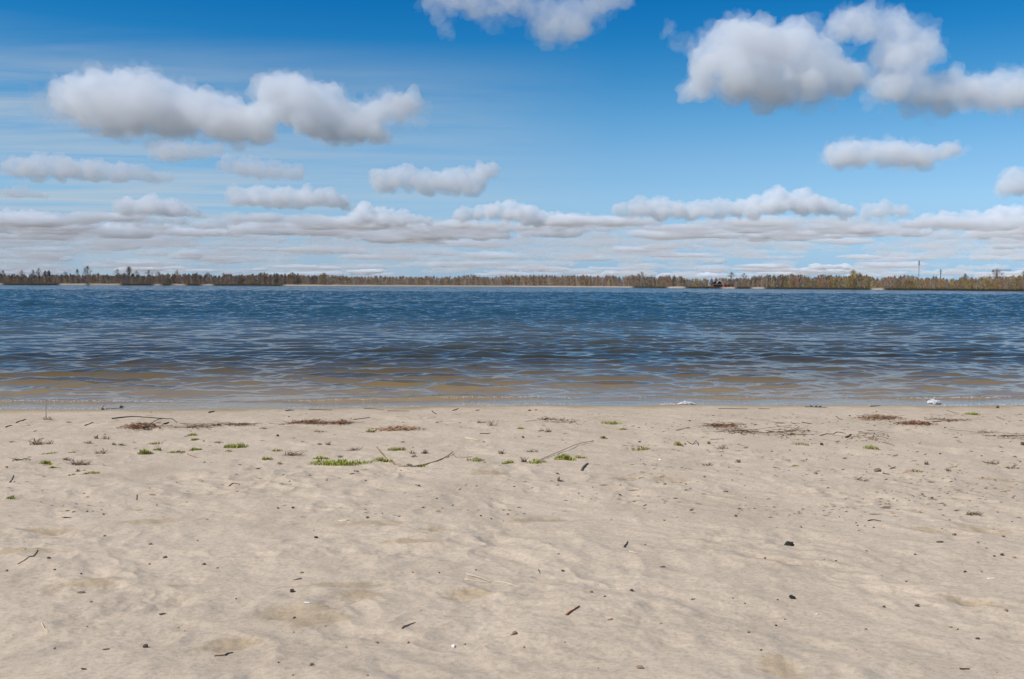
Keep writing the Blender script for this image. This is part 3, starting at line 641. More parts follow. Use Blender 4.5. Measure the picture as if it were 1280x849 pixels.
CLOUDS = [
 ('dense', 183, 'long twin-humped cumulus cloud, widest in the left half of the sky', [(85,120,27),(115,116,30),(150,115,32),(185,118,33),(220,129,29),(255,136,28),(285,142,26),(320,150,24),(280,160,20),(330,165,16),(150,140,28),(220,150,25),(110,140,24),(345,117,28),(375,114,27),(405,128,28),(435,147,24),(465,142,20),(495,133,15),(515,130,13),(440,163,18),(400,152,26),(370,142,22),(470,163,18),(340,138,22)]),
 ('dense', 134, 'biggest puffy white cumulus with a rounded left end, high over the house', [(880,95,24),(888,64,24),(918,50,34),(952,58,32),(992,48,30),(1020,75,30),(1048,95,28),(960,95,34),(1000,105,26),(920,90,32),(1066,105,16)]),
 ('soft', 148, 'ragged cumulus stretching to the right edge beside the biggest puffy cloud', [(1052,25,18),(1080,25,22),(1120,30,24),(1145,60,26),(1112,68,28),(1162,45,16),(1130,95,26),(1104,108,22),(1155,112,25),(1190,107,24),(1180,128,18),(1215,112,20),(1245,112,26),(1270,107,26),(1305,110,28)]),
 ('soft', 52, 'ragged white cloud cut off by the top edge of the sky', [(540,5,12),(570,0,18),(600,5,20),(640,0,20),(680,14,18),(708,18,24),(722,34,15),(684,38,13),(745,5,20),(780,-6,16)]),
 ('thin', 47, 'small cloud wisp hanging under the ragged cloud at the top edge', [(557,38,9),(551,31,6),(562,44,5)]),
 ('thin', 64, 'tiny pair of wisps left of the biggest puffy cloud', [(836,33,7),(834,40,6),(848,54,9),(858,51,9)]),
 ('dense', 214, 'lone flat-based small cumulus below the ragged right-hand cloud', [(1050,195,15),(1075,188,16),(1100,190,16),(1125,193,14),(1150,196,12),(1175,191,10),(1194,188,7)]),
 ('soft', 248, 'small grey cloud at the right edge of the sky, below the lone flat-based cumulus', [(1252,235,9),(1272,226,14),(1295,230,18)]),
 ('dense', 231, 'low flat cloud at the left edge below the twin-humped cloud', [(20,210,11),(50,208,14),(85,212,13),(115,214,13),(150,217,12),(185,219,9),(212,223,6)]),
 ('dense', 246, 'flat grey cloud below the right tip of the twin-humped cloud', [(475,226,13),(505,223,13),(535,229,14),(570,226,13),(600,214,9),(616,211,8),(592,232,11)]),
 ('dense', 263, 'low flat cloud under the dim cloud scraps below the twin-humped cloud', [(295,246,11),(320,246,12),(350,248,12),(385,247,11),(410,248,11),(430,253,7)]),
 ('soft', 227, 'dim translucent cloud scrap below the middle of the twin-humped cloud', [(285,206,10),(310,209,12),(340,213,12),(370,216,9)]),
 ('soft', 204, 'thin cloud scrap just under the left hump of the twin-humped cloud', [(195,189,11),(215,191,13),(240,189,10),(270,187,9)]),
 ('dense', 277, 'long low bank of bright cumulus over the house on the far shore', [(775,264,8),(800,259,10),(830,260,12),(865,264,11),(900,262,11),(940,260,12),(975,252,14),(1005,252,13),(1040,260,10),(1062,264,7)]),
 ('soft', 273, 'small low cloud at the right tip of the long bright bank', [(1085,264,8),(1107,261,9),(1130,265,7)]),
 ('dense', 284, 'small bright-topped cloud below the flat grey cloud', [(455,267,11),(480,271,10),(505,273,9),(535,277,6)]),
 ('dense', 284, 'low cloud between the small bright-topped cloud and the long bright bank', [(575,270,8),(610,265,9),(640,263,11),(665,269,10),(700,274,8),(725,277,5)]),
 ('dense', 273, 'low bright-topped cloud under the flat cloud at the left edge', [(160,260,11),(190,256,12),(215,260,10),(242,265,7)]),
 ('soft', 285, 'low grey cloud touching the left edge near the horizon', [(8,272,10),(40,274,10),(72,275,8)]),
 ('soft', 288, 'low cloud bank touching the right edge near the horizon', [(1150,278,8),(1180,275,9),(1220,276,10),(1250,272,12),(1278,272,12),(1310,274,12)]),
 ('soft', 250, 'tiny grey cloud at the left edge, under the low flat cloud', [(8,241,6),(25,241,8),(45,244,6)]),
]
for i, (mk_, base, lab, circ) in enumerate(CLOUDS):
    me = build_cloud(circ, base, i + 1, 1.0, 36 if mk_ != 'thin' else 24, 1.0 if mk_ == 'dense' else 1.1)
    me.name = 'cumulus_cloud'; me.materials.append(CL[mk_])
    o = link(bpy.data.objects.new('cumulus_cloud', me)); tag(o, lab, 'cloud', 'cumulus clouds over the lake')
    if i in (0, 1, 2, 3, 6):
        me = build_cloud([(a, b, c * 1.06) for a, b, c in circ], base, i + 40, 1.05, 30, 2.3); me.name = 'ragged_fringe'; me.materials.append(CL['fringe']); link(bpy.data.objects.new('ragged_fringe', me), o)
# the field of small far clouds stacked towards the horizon
protos = []
for k in range(9):
    r = random.Random(100 + k); n_ = r.randint(4, 8)
    circ = [(640 + (j - n_ / 2) * 11 + r.uniform(-4, 4), 300 - r.uniform(7, 11), r.uniform(5, 10) * (1 - .5 * abs(j - n_ / 2) / n_)) for j in range(n_)]
    me = build_cloud(circ, 300, 50 + k, 1.3, 22, 1.1)
    nv = len(me.vertices); c_ = np.empty(nv * 3, np.float32); me.vertices.foreach_get('co', c_); c_ = c_.reshape(-1, 3)
    me.calc_loop_triangles(); f_ = np.empty(len(me.loop_triangles) * 3, np.int32); me.loop_triangles.foreach_get('vertices', f_)
    c_ = c_ - np.array([c_[:, 0].mean(), c_[:, 1].mean(), CH]); c_ /= (c_[:, 0].max() - c_[:, 0].min())
    protos.append((c_, f_.reshape(-1, 3))); bpy.data.meshes.remove(me)
# mid-sized clouds filling the lower sky between the ones above
r = random.Random(41)
FILL = [(45, 300), (165, 298), (330, 294), (425, 287), (560, 300), (690, 297), (850, 299), (970, 302), (1110, 296), (500, 304), (30, 284)]
V_, Fc, off = [], [], 0
for px, base in FILL:
    d = ray(px, base); D = d[1] * (CH - CAMZ) / d[2]; mp_ = D / F; wpx = r.uniform(90, 150); hp_ = r.uniform(15, 24)
    c_, f_ = protos[r.randrange(9)]
    c2 = c_ * np.array([wpx * mp_ * r.choice((-1, 1)), wpx * mp_ * .7 / max(np.ptp(c_[:, 1]), .01), hp_ * mp_ / c_[:, 2].max()])
    if c2[:, 0].argmax() != c_[:, 0].argmax(): f_ = f_[:, ::-1]
    V_.append(c2 + np.array([d[0] * D / d[1], D, CH])); Fc.append(f_ + off); off += len(c2)
o = mesh_np('clouds', np.concatenate(V_), np.concatenate(Fc), CL['soft']); tag(o, 'belt of small overlapping cumulus low over the far wood', None, None, 'stuff')
r = random.Random(77)
fields = {'dense': [[], [], 0], 'soft': [[], [], 0], 'thin': [[], [], 0], 'veil': [[], [], 0]}
for i in range(760):
    base = 279 + 69 * r.random() ** .85
    q = r.random(); key = ('dense' if q < .3 else 'soft' if q < .7 else 'thin') if base < 298 else ('soft' if q < .08 else 'thin' if q < .36 else 'veil')
    V_, Fc, off = fields[key]
    px = r.uniform(-260, 1540); d = ray(640, base); D = d[1] * (CH - CAMZ) / d[2]
    mp_ = D / F; wpx = r.uniform(30, 125) * (1 - .25 * (base - 281) / 66); hpx_ = r.uniform(9, 19) * np.interp(base, [281, 345], [1, .42])
    c_, f_ = protos[r.randrange(9)]
    zmax = c_[:, 2].max(); c2 = c_ * np.array([wpx * mp_, min(wpx * mp_ * .6, 900 + D * .04) / max(np.ptp(c_[:, 1]), .01), hpx_ * mp_ / zmax])
    dxr = ray(px, base); c2 = c2 + np.array([dxr[0] * D / dxr[1], D, CH])
    V_.append(c2); Fc.append(f_ + off); fields[key][2] += len(c2)
for key in fields:
    o = mesh_np('clouds', np.concatenate(fields[key][0]), np.concatenate(fields[key][1]), CL[key]); tag(o, 'layers of small flat clouds stacked down to the horizon', None, None, 'stuff')
# ------------------------------------------------------------------ things lying on the sand
M_dark = simple_mat('dark_bark', (.095, .072, .054), .85, None, .45, 90)
M_brown = simple_mat('brown_bark', (.30, .20, .125), .85, None, .4, 90)
M_rust = simple_mat('rust_leaf', (.26, .105, .045), .8, None, .3, 60)
M_grey = simple_mat('weathered_wood', (.20, .155, .115), .85, None, .35, 80)
M_straw = simple_mat('pale_straw', (.66, .52, .35), .7, None, .25, 80)
M_shell = simple_mat('shell', (.80, .76, .70), .5, None, .08, 60)
M_stone = simple_mat('green_black_stone', (.030, .030, .022), .75, None, .6, 70)
M_tint = simple_mat('plant_bits', (.1, .1, .1), .75, 'tint', .2, 40)
M_foam = simple_mat('foam', (.70, .71, .71), .5, None, .05, 60)
def gz(x, y): return float(height(np.array([x]), np.array([y]))[0])
def spot(px, py):
    x, y = at(px, py); return x, y, gz(x, y)

def tube_geo(pts, r0, r1, n=6, jit=.15, rr=rnd):
    pts = [Vector(p_) for p_ in pts]; V_ = []; F_ = []; u = None
    for i, p_ in enumerate(pts):
        d = (pts[min(i + 1, len(pts) - 1)] - pts[max(i - 1, 0)]).normalized(); u = d.orthogonal() if u is None else u - d * u.dot(d); u.normalize(); v = d.cross(u)
        rad = r0 + (r1 - r0) * i / (len(pts) - 1)
        for k in range(n):
            a = k * 6.2832 / n; q = rad * (1 + rr.uniform(-jit, jit)); V_.append(p_ + (u * math.cos(a) + v * math.sin(a)) * q)
    m = len(pts)
    for i in range(m - 1):
        for k in range(n): F_.append((i * n + k, i * n + (k + 1) % n, (i + 1) * n + (k + 1) % n, (i + 1) * n + k))
    V_.append(pts[0]); V_.append(pts[-1]); c0, c1 = len(V_) - 2, len(V_) - 1
    T_ = [(c0, (k + 1) % n, k) for k in range(n)] + [(c1, (m - 1) * n + k, (m - 1) * n + (k + 1) % n) for k in range(n)]
    return V_, F_, T_
def smooth_path(pts, sub=4):
    out_ = []; P = [Vector(p_) for p_ in pts]; P = [P[0] * 2 - P[1]] + P + [P[-1] * 2 - P[-2]]
    for i in range(1, len(P) - 2):
        for k in range(sub):
            t = k / sub; a, b, c, d = P[i - 1:i + 3]
            out_.append(.5 * ((2 * b) + (c - a) * t + (2 * a - 5 * b + 4 * c - d) * t * t + (3 * b - a - 3 * c + d) * t ** 3))
    out_.append(P[-2]); return out_
def stick(name, pxs, wpx, mat, label, cat='twig', group=None, lift=None, forks=(), taper=.5, wob=.15):
    """a twig through photo pixels lying on the sand; lift = height of each point over the sand in pixels"""
    V3 = []
    for i, (px, py) in enumerate(pxs):
        x, y, z = spot(px, py); V3.append(Vector((x, y, z)))
    sc_ = mpp(V3[0].y); r = wpx * sc_ * .5
    for i, v in enumerate(V3): v.z += r * .75 + (lift[i] * sc_ if lift else rnd.uniform(0, .6) * r)
    path = smooth_path(V3); path = [p_ + Vector((rnd.uniform(-1, 1), rnd.uniform(-1, 1), rnd.uniform(-.3, .6))) * r * wob * (0 < i < len(path) - 1) for i, p_ in enumerate(path)]
    if not lift:
        for p_ in path: p_.z = gz(p_.x, p_.y) + r * .55
    Vv, Ff, Tt = tube_geo(path, r, r * taper)
    for (pi, dpx, dpy, dz) in forks:
        b = V3[pi]; e = b + Vector((dpx * sc_, dpy * sc_, dz * sc_)); mid = (b + e) / 2 + Vector((0, 0, .3 * r))
        v2, f2, t2_ = tube_geo([b, mid, e], r * .6, r * .25); o_ = len(Vv); Vv += v2; Ff += [tuple(q + o_ for q in f) for f in f2]; Tt += [tuple(q + o_ for q in f) for f in t2_]
    o = mesh_np(name, np.array([v[:] for v in Vv]), [np.array(Ff), np.array(Tt)], mat); tag(o, label, cat, group); return o

def grass(px, py, wpx, hpx_, n, label, group='grass tufts on the sand', pal=((.30, .33, .045), (.38, .38, .07), (.22, .27, .035)), dry=.12, flat=0.0, name='grass_tuft', cat='grass tuft'):
    x0, y0, z0 = spot(px, py); sc_ = mpp(y0); V_ = []; F_ = []; C_ = []
    r = random.Random(int(px * 31 + py)); W = wpx * sc_; Hh = hpx_ * sc_; n = int(n * 2.0) + 14
    bx = np.empty(n); by = np.empty(n)
    for i in range(n):
        u = r.gauss(0, .38); u = max(-1, min(1, u)) if r.random() < .5 else r.uniform(-1, 1)
        bx[i] = x0 + u * W * .5; by[i] = y0 + r.uniform(-1, 1) * min(W * .3, .10) + .35 * W * .3 * math.sin(u * 3 + px)
    bz = height(bx, by)
    for i in range(n):
        base = Vector((bx[i], by[i], bz[i] - .004)); a = r.uniform(0, 6.28); hh = Hh * .82 * r.uniform(.3, 1.0) * (.7 + .4 * abs(math.sin(bx[i] * 23 + py))) * (1 - .55 * ((bx[i] - x0) / (W * .5 + 1e-6)) ** 2)
        out_ = Vector((math.cos(a), math.sin(a), 0)); ln = hh * r.uniform(.25, 1.0) * (1 + flat * 2); wv = Vector((-out_.y, out_.x, 0)) * (r.uniform(.0016, .0030) * (1 + .5 * (y0 > 8)))
        hh *= (1 - flat)
        m1_ = base + out_ * ln * .3 + Vector((0, 0, hh * .65)); m2_ = base + out_ * ln + Vector((0, 0, hh))
        k = len(V_); V_ += [base - wv, base + wv, m1_ + wv * .8, m1_ - wv * .8, m2_]
        F_ += [(k, k + 1, k + 2), (k, k + 2, k + 3), (k + 3, k + 2, k + 4)]
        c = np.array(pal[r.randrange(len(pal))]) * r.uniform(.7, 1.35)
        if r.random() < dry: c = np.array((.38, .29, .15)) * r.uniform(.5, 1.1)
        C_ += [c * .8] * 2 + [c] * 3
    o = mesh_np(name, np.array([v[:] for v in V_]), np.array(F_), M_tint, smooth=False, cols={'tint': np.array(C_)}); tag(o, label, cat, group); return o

def dry_plant(px, py, wpx, hpx_, n, label, rgb=(.22, .165, .11), group='dead plants on the sand', cat='dead plant', name='withered_plant'):
    x0, y0, z0 = spot(px, py); sc_ = mpp(y0); r = random.Random(int(px * 13 + py * 7)); Vv, Ff, Tt, C_ = [], [], [], []
    for i in range(n):
        a = r.uniform(0, 6.28); bx = x0 + max(-.34, min(.34, r.gauss(0, .2))) * wpx * sc_; by = y0 + r.gauss(0, .12) * wpx * sc_; b = Vector((bx, by, gz(bx, by)))
        ln = wpx * sc_ * r.uniform(.15, .5); up_ = hpx_ * sc_ * r.uniform(.1, 1.0)
        e = b + Vector((math.cos(a) * ln, math.sin(a) * ln * .6, up_)); mid = b.lerp(e, .5) + Vector((r.uniform(-.2, .2) * ln, 0, r.uniform(0, .3) * up_))
        rd = r.uniform(.0018, .0042); v2, f2, t2_ = tube_geo([b, mid, e], rd, rd * .4, 5, .2, r); o_ = len(Vv); Vv += v2; Ff += [tuple(q + o_ for q in f) for f in f2]; Tt += [tuple(q + o_ for q in f) for f in t2_]
        C_ += [np.array(rgb) * r.uniform(.5, 1.7)] * len(v2)
    o = mesh_np(name, np.array([v[:] for v in Vv]), [np.array(Ff), np.array(Tt)], M_tint, cols={'tint': np.array(C_)}); tag(o, label, cat, group); return o

def leaf_litter(px, py, wpx, dpx, n, label, pal, hgt=.03, slope=0.0, twigs=10):
    """a drift of dead leaf and twig bits; dpx = its depth on the sand in photo pixels"""
    x0, y0, z0 = spot(px, py); sc_ = mpp(y0); r = random.Random(int(px * 3 + py)); W = wpx * sc_ * .5
    xa, ya = at(px, py - dpx / 2); xb, yb = at(px, py + dpx / 2); Dp = abs(ya - yb) * .5
    V_, T_, C_ = [], [], []
    bx = np.array([x0 + max(-1.1, min(1.1, r.gauss(0, .46))) * W for _ in range(n)]); by = np.array([y0 + r.gauss(0, .42) * Dp for _ in range(n)]) + slope * (bx - x0) + Dp * .5 * np.sin((bx - x0) * 4 + px)
    bz = height(bx, by)
    for i in range(n):
        q = math.exp(-((bx[i] - x0) / W) ** 2 * 1.5); z = bz[i] + r.random() ** 1.6 * hgt * q + .003
        a = r.uniform(0, 6.28); l = r.uniform(.012, .038); wd_ = l * r.uniform(.25, .55); t = r.uniform(-.5, .5); t2_ = r.uniform(-.4, .4)
        ax = Vector((math.cos(a), math.sin(a), t)) * l; bx_ = Vector((-math.sin(a), math.cos(a), t2_)) * wd_; c = Vector((bx[i], by[i], z)); lf = Vector((0, 0, l * .25))
        k = len(V_); V_ += [c - ax, c + bx_ * .5 - lf * .3, c + ax + lf, c - bx_ * .5]; T_ += [(k, k + 1, k + 2), (k, k + 2, k + 3)]
        C_ += [np.array(pal[r.randrange(len(pal))]) * r.uniform(.45, 1.4)] * 4
    for i in range(twigs):
        cx = x0 + r.gauss(0, .45) * W; cyy = y0 + r.gauss(0, .4) * Dp; a = r.gauss(0, .35); l = r.uniform(.06, .28); P = []
        for t in (-1, -.3, .4, 1):
            X_ = cx + math.cos(a) * l * t; Y_ = cyy + math.sin(a) * l * t + r.uniform(-.02, .02); P.append((X_, Y_, gz(X_, Y_) + .006 + r.uniform(0, .02)))
        rd = r.uniform(.0012, .0032); v2, f2, t3 = tube_geo(P, rd, rd * .5, 5, .2, r); o_ = len(V_); V_ += v2
        for f in f2: T_ += [tuple(q + o_ for q in (f[0], f[1], f[2])), tuple(q + o_ for q in (f[0], f[2], f[3]))]
        T_ += [tuple(q + o_ for q in f) for f in t3]; C_ += [np.array((.15, .10, .065)) * r.uniform(.5, 1.6)] * len(v2)
    o = mesh_np('leaf_litter', np.array([v[:] for v in V_]), np.array(T_), M_tint, smooth=False, cols={'tint': np.array(C_)}); tag(o, label, 'leaf litter', 'drifts of dead leaves along the beach'); return o

# little lumps: bark crumbs, stones, shells
LUMPS = []
for k in range(9):
    bm = bmesh.new(); bmesh.ops.create_icosphere(bm, subdivisions=3, radius=.5)
    for v in bm.verts:
        p_ = v.co.copy(); v.co *= 1 + .55 * noise.noise(p_ * 1.9 + Vector((k * 5, 0, 0))) + .35 * noise.noise(p_ * 4.5 + Vector((0, k * 7, 0))) + .12 * noise.noise(p_ * 11)
        v.co.z *= .8
    me = bpy.data.meshes.new('bark_crumb'); bm.to_mesh(me); bm.free(); me.polygons.foreach_set('use_smooth', np.ones(len(me.polygons), dtype=bool)); LUMPS.append(me)
_lm = {}
def lump(name, px, py, wpx, mat, label, cat, group=None, ratio=.7, hr=.65, rot=None):
    k = rnd.randrange(9); key = (k, mat.name, name)
    if key not in _lm: m_ = LUMPS[k].copy(); m_.name = name; m_.materials.append(mat); _lm[key] = m_
    x, y, z = spot(px, py); w_ = wpx * mpp(y) * .92
    o = link(bpy.data.objects.new(name, _lm[key])); o.scale = (w_, w_ * ratio, w_ * ratio * hr * 1.3); o.location = (x, y, z + w_ * ratio * hr * .38)
    o.rotation_euler = (rnd.uniform(-.15, .15), rnd.uniform(-.15, .15), rnd.uniform(0, 3.14) if rot is None else rot); tag(o, label, cat, group); return o

# --- grass
grass(425, 580, 78, 9, 380, 'longest bright green grass clump, left of the bent twig', dry=.04)
grass(402, 574, 22, 7, 50, 'small grass tuft at the upper left end of the longest green clump', dry=.08)
grass(479, 576, 28, 9, 70, 'bright grass tuft growing where the bent twig starts')
grass(496, 563, 23, 8, 60, 'yellow-green grass tuft alone above the bent twig', pal=((.42, .38, .10), (.32, .33, .06)))
grass(527, 583, 15, 6, 36, 'small grass tuft growing over the low middle of the bent twig')
grass(511, 581, 10, 5, 18, 'tiny grass sprig just left of the tuft on the bent twig', dry=.4)
grass(595, 577, 26, 7, 46, 'straggly grass along the end of the bent twig', dry=.35)
grass(635, 579, 16, 8, 40, 'small olive grass tuft midway between the bent twig and the long reed', dry=.25)
grass(671, 578, 27, 7, 70, 'grass tuft at the lower end of the long pale reed')
grass(706, 574, 26, 9, 120, 'dense bright grass tuft halfway along the long pale reed', dry=.03)
grass(726, 572, 16, 6, 36, 'sparse grass right beside the dense tuft on the long reed', dry=.25)
grass(764, 529, 26, 6, 80, 'widest grass tuft of the group of three above the long reed')
grass(778, 536, 12, 5, 34, 'small grass tuft, the right-hand one of the group of three')
grass(755, 548, 9, 6, 34, 'compact dark green grass tuft below the group above the long reed', pal=((.19, .24, .03), (.25, .29, .04)))
grass(848, 556, 13, 8, 46, 'yellowish grass tuft beside the small curly twig', pal=((.42, .36, .10), (.32, .30, .06)))
grass(651, 537, 10, 5, 26, 'small lone grass tuft well above the grass beside the long reed')
grass(295, 558, 28, 10, 90, 'bushy grass tuft apart from the others, left of the longest clump')
grass(285, 564, 12, 4, 20, 'tiny flat grass sprig under the bushy lone tuft', dry=.4)
grass(241, 543, 13, 6, 40, 'topmost grass tuft of the column of three left of the bushy tuft')
grass(243, 550, 12, 5, 34, 'middle grass tuft of the column of three left of the bushy tuft')
grass(244, 562, 15, 7, 50, 'lowest grass tuft of the column of three left of the bushy tuft')
grass(221, 565, 22, 6, 44, 'straggling olive grass left of the lowest tuft of the column', dry=.35)
grass(182, 567, 18, 10, 60, 'spiky grass tuft below the big heap of drift twigs')
grass(197, 562, 12, 6, 32, 'small grass tuft right of the spiky one')
grass(194, 554, 20, 5, 30, 'dry olive grass just above the spiky tuft', dry=.5)
grass(272, 532, 11, 5, 34, 'small round grass tuft among the twigs near the water', dry=.1)
grass(58, 580, 15, 8, 60, 'bright yellow-green grass tuft beside the tangle of dead stems', pal=((.40, .40, .05), (.30, .33, .04)))
grass(68, 585, 16, 5, 50, 'low dark green grass tuft at the foot of the bright yellow-green one')
grass(90, 592, 13, 4, 24, 'small flat olive grass tuft below the tangle of dead stems', dry=.3)
grass(114, 592, 22, 6, 34, 'loose row of grass sprigs below the tangle of dead stems', dry=.35)
grass(12, 623, 11, 6, 32, 'lone small grass tuft near the left edge, lowest on the sand')
grass(1216, 519, 17, 6, 80, 'dense grass tuft at the waterside right of the splash of foam')
grass(1089, 562, 20, 9, 70, 'pale yellow-green grass patch right of the forked twig', pal=((.45, .42, .16), (.36, .36, .11)), dry=.25)
grass(993, 583, 11, 4, 28, 'tiny lone bright grass tuft below the forked twig')
grass(334, 576, 13, 8, 34, 'two-stemmed grass sprig left of the longest green clump')
grass(350, 581, 9, 4, 12, 'faint dry grass sprig under the two-stemmed one', dry=.8)
grass(347, 562, 14, 6, 30, 'yellowish grass sprig above the two-stemmed one', pal=((.42, .37, .12), (.36, .33, .09)))
grass(329, 537, 12, 4, 20, 'small grass sprig at the left end of the long leaf drift', dry=.3)
grass(463, 540, 13, 5, 40, 'small green grass tuft at the left tip of the orange leaf drift')
grass(400, 540, 17, 4, 30, 'dry olive grass under the brown leaf drift', dry=.5)
grass(802, 562, 26, 8, 40, 'dry olive grass patch between the long reed and the curly twig', dry=.55)
grass(62, 566, 22, 5, 40, 'brownish-olive flat grass above the bright yellow-green tuft', dry=.5, flat=.3)
grass(90, 566, 12, 4, 22, 'small olive sprig right of the brownish flat grass', dry=.4)
grass(880, 546, 12, 4, 14, 'thin yellow sprig above the thin level straw', flat=.2, pal=((.42, .37, .12),), dry=.4)
grass(886, 555, 3, 6, 50, 'thin dry sprig below the thin level straw', dry=.7)
grass(1000, 556, 26, 6, 26, 'faint dry grass patch left of the dark crumb by the forked twig', dry=.7)
grass(1146, 592, 18, 7, 22, 'pale dry grass stems low near the right edge', dry=.8)
grass(400, 556, 7, 3, 40, 'small dry sprig above the longest green clump', dry=.6)
# --- dead plants
P_ = [(46, 557, 24, 10, 34, 'darkest dead stems cluster with thin upright stalks, left of the spiky tuft'), (59, 557, 14, 5, 14, 'low dead stems right of the darkest cluster'),
 (101, 581, 28, 9, 46, 'tangle of dark dead stems right of the bright yellow-green tuft'), (85, 574, 18, 5, 14, 'flat dead twig spray above the tangle of dark stems'),
 (26, 576, 32, 5, 18, 'long flat spray of dead brown twigs at the left, beside the yellow-green tuft'), (121, 549, 9, 5, 10, 'small dead sprig, left of two below the heap of drift twigs'),
 (132, 549, 12, 6, 12, 'dead sprig, right of two below the heap of drift twigs'), (111, 555, 10, 6, 10, 'thin grey dead sprig left of the pale spot under two sprigs'), (124, 566, 18, 6, 18, 'dry brown sprig level with the spiky tuft'),
 (143, 556, 8, 3, 8, 'small brown sprig right below the two dead sprigs'), (153, 556, 10, 3, 8, 'reddish brown sprig left of the dry olive grass'), (97, 589, 6, 4, 6, 'tiny dead stalk just under the tangle'),
 (366, 569, 28, 8, 34, 'grey-olive dead clump left above the longest green clump'), (410, 557, 10, 4, 16, 'round brown dead clump above the longest green clump'),
 (443, 563, 20, 5, 24, 'flat grey-brown dead clump above the right end of the longest green clump'), (515, 567, 8, 5, 14, 'dark dead sprig, left of two above the bent twig'),
 (530, 567, 12, 7, 22, 'dark dead sprig with upright stalks, right of two above the bent twig'), (518, 571, 10, 3, 10, 'small reddish dead sprig under the two dark ones'),
 (655, 577, 11, 8, 18, 'reddish-grey dead clump left of the grass on the reed'), (627, 568, 9, 6, 12, 'grey dead sprig over the olive grass tuft'), (665, 566, 20, 4, 14, 'brown dead sprig above the lower end of the reed'),
 (677, 539, 8, 4, 10, 'grey-brown dead clump, left of two below the dark chip'), (685, 540, 9, 6, 12, 'grey-brown dead clump, right of two below the dark chip'), (255, 553, 2, 2, 3, 'tiny dark dead bit left of the bushy lone tuft'),
 (425, 571, 8, 4, 10, 'small dead sprig tucked behind the longest green clump'), (900, 562, 16, 6, 12, 'thin dead sprig right of the curly twig'), (1158, 582, 6, 6, 10, 'small upright dead sprig low at the right'),
 (700, 599, 9, 7, 12, 'brown upright dead sprig below the dark elongated chip'), (275, 554, 14, 3, 9, 'row of tiny dead bits left of the bushy lone tuft'), (1240, 580, 22, 6, 26, 'dark flat dead tangle low near the right edge'),
 (1265, 587, 16, 4, 16, 'dark dead tangle, lower neighbour of the flat one near the right edge'), (885, 580, 14, 5, 16, 'scatter of dark dead bits below the yellowish tuft'), (922, 579, 9, 4, 10, 'small scatter of dead bits right of the larger scatter'),
 (1005, 577, 0.1, 1, 1, ''), (1217, 643, 24, 5, 30, 'dark dead tangle on the open sand near the right edge'), (1185, 590, 10, 4, 8, 'thin dead sprig left of the flat dark tangle'),
 (600, 530, 14, 3, 10, 'grey dead wisp above the slanted straw'), (615, 534, 16, 8, 10, 'thin curling grey wisp right of the slanted straw'), (1230, 540, 22, 4, 16, 'dark dead bits in a row right of the drift end'), (1075, 600, 26, 5, 12, 'faint dead stems low right of the lone bright tuft')]
for a in P_:
    if a[5]: dry_plant(*a[:4], max(a[4], 16), *a[5:])
# --- drifts of dead leaves
RED = [(.28, .125, .07), (.20, .10, .058), (.36, .18, .105), (.12, .07, .048)]; ORA = [(.44, .21, .095), (.33, .155, .08), (.50, .33, .20), (.18, .105, .06)]; BRN = [(.22, .14, .085), (.16, .10, .064), (.33, .23, .15)]
leaf_litter(180, 534, 52, 6, 360, 'big reddish leaf drift topped with curved drift twigs', RED, .05, 0, 12)
leaf_litter(392, 530, 74, 5, 420, 'long brown-red leaf drift nearest the middle of the beach', RED + BRN, .035, 0, 14)
leaf_litter(428, 530, 26, 5, 200, 'short reddish leaf heap at the right end of the long drift', RED, .045, 0, 6)
leaf_litter(497, 538, 60, 4, 330, 'orange leaf drift right of the long brown-red one', ORA, .035, 0, 5)
leaf_litter(250, 533, 50, 6, 130, 'thin scatter of brown twigs and leaves right of the big drift', BRN, .015, 0, 12)
leaf_litter(300, 531, 40, 4, 90, 'thin brown twig scatter left of the long drift', BRN, .015, 0, 8)
leaf_litter(905, 533, 52, 6, 260, 'reddish-brown leaf drift with a darker heap, right of the yellowish tuft', RED + BRN, .03, 0, 10)
leaf_litter(930, 540, 50, 10, 110, 'loose brown twig scatter just below the reddish-brown drift', BRN, .012, -.3, 16)
leaf_litter(1100, 523, 60, 6, 330, 'golden-brown twig and leaf drift below the splash of foam', ORA + BRN, .035, -.25, 18)
leaf_litter(1142, 530, 50, 4, 300, 'curved reddish leaf drift ending in a dark chip', RED, .035, 0, 8)
leaf_litter(1190, 526, 40, 6, 80, 'sparse dark bits right of the curved reddish drift', BRN, .01, 0, 6)
leaf_litter(986, 540, 60, 12, 120, 'scatter of dark twigs left of the forked twig', BRN, .012, -.3, 12)
leaf_litter(700, 528, 60, 8, 70, 'faint scatter of brown bits left of the group of three tufts', BRN, .01, 0, 6)
leaf_litter(1255, 545, 60, 14, 90, 'thin scatter of dark bits at the right edge', BRN, .01, -.3, 8)
leaf_litter(1080, 545, 60, 12, 90, 'loose brown bits around the pale yellow-green patch', BRN, .01, -.2, 8)
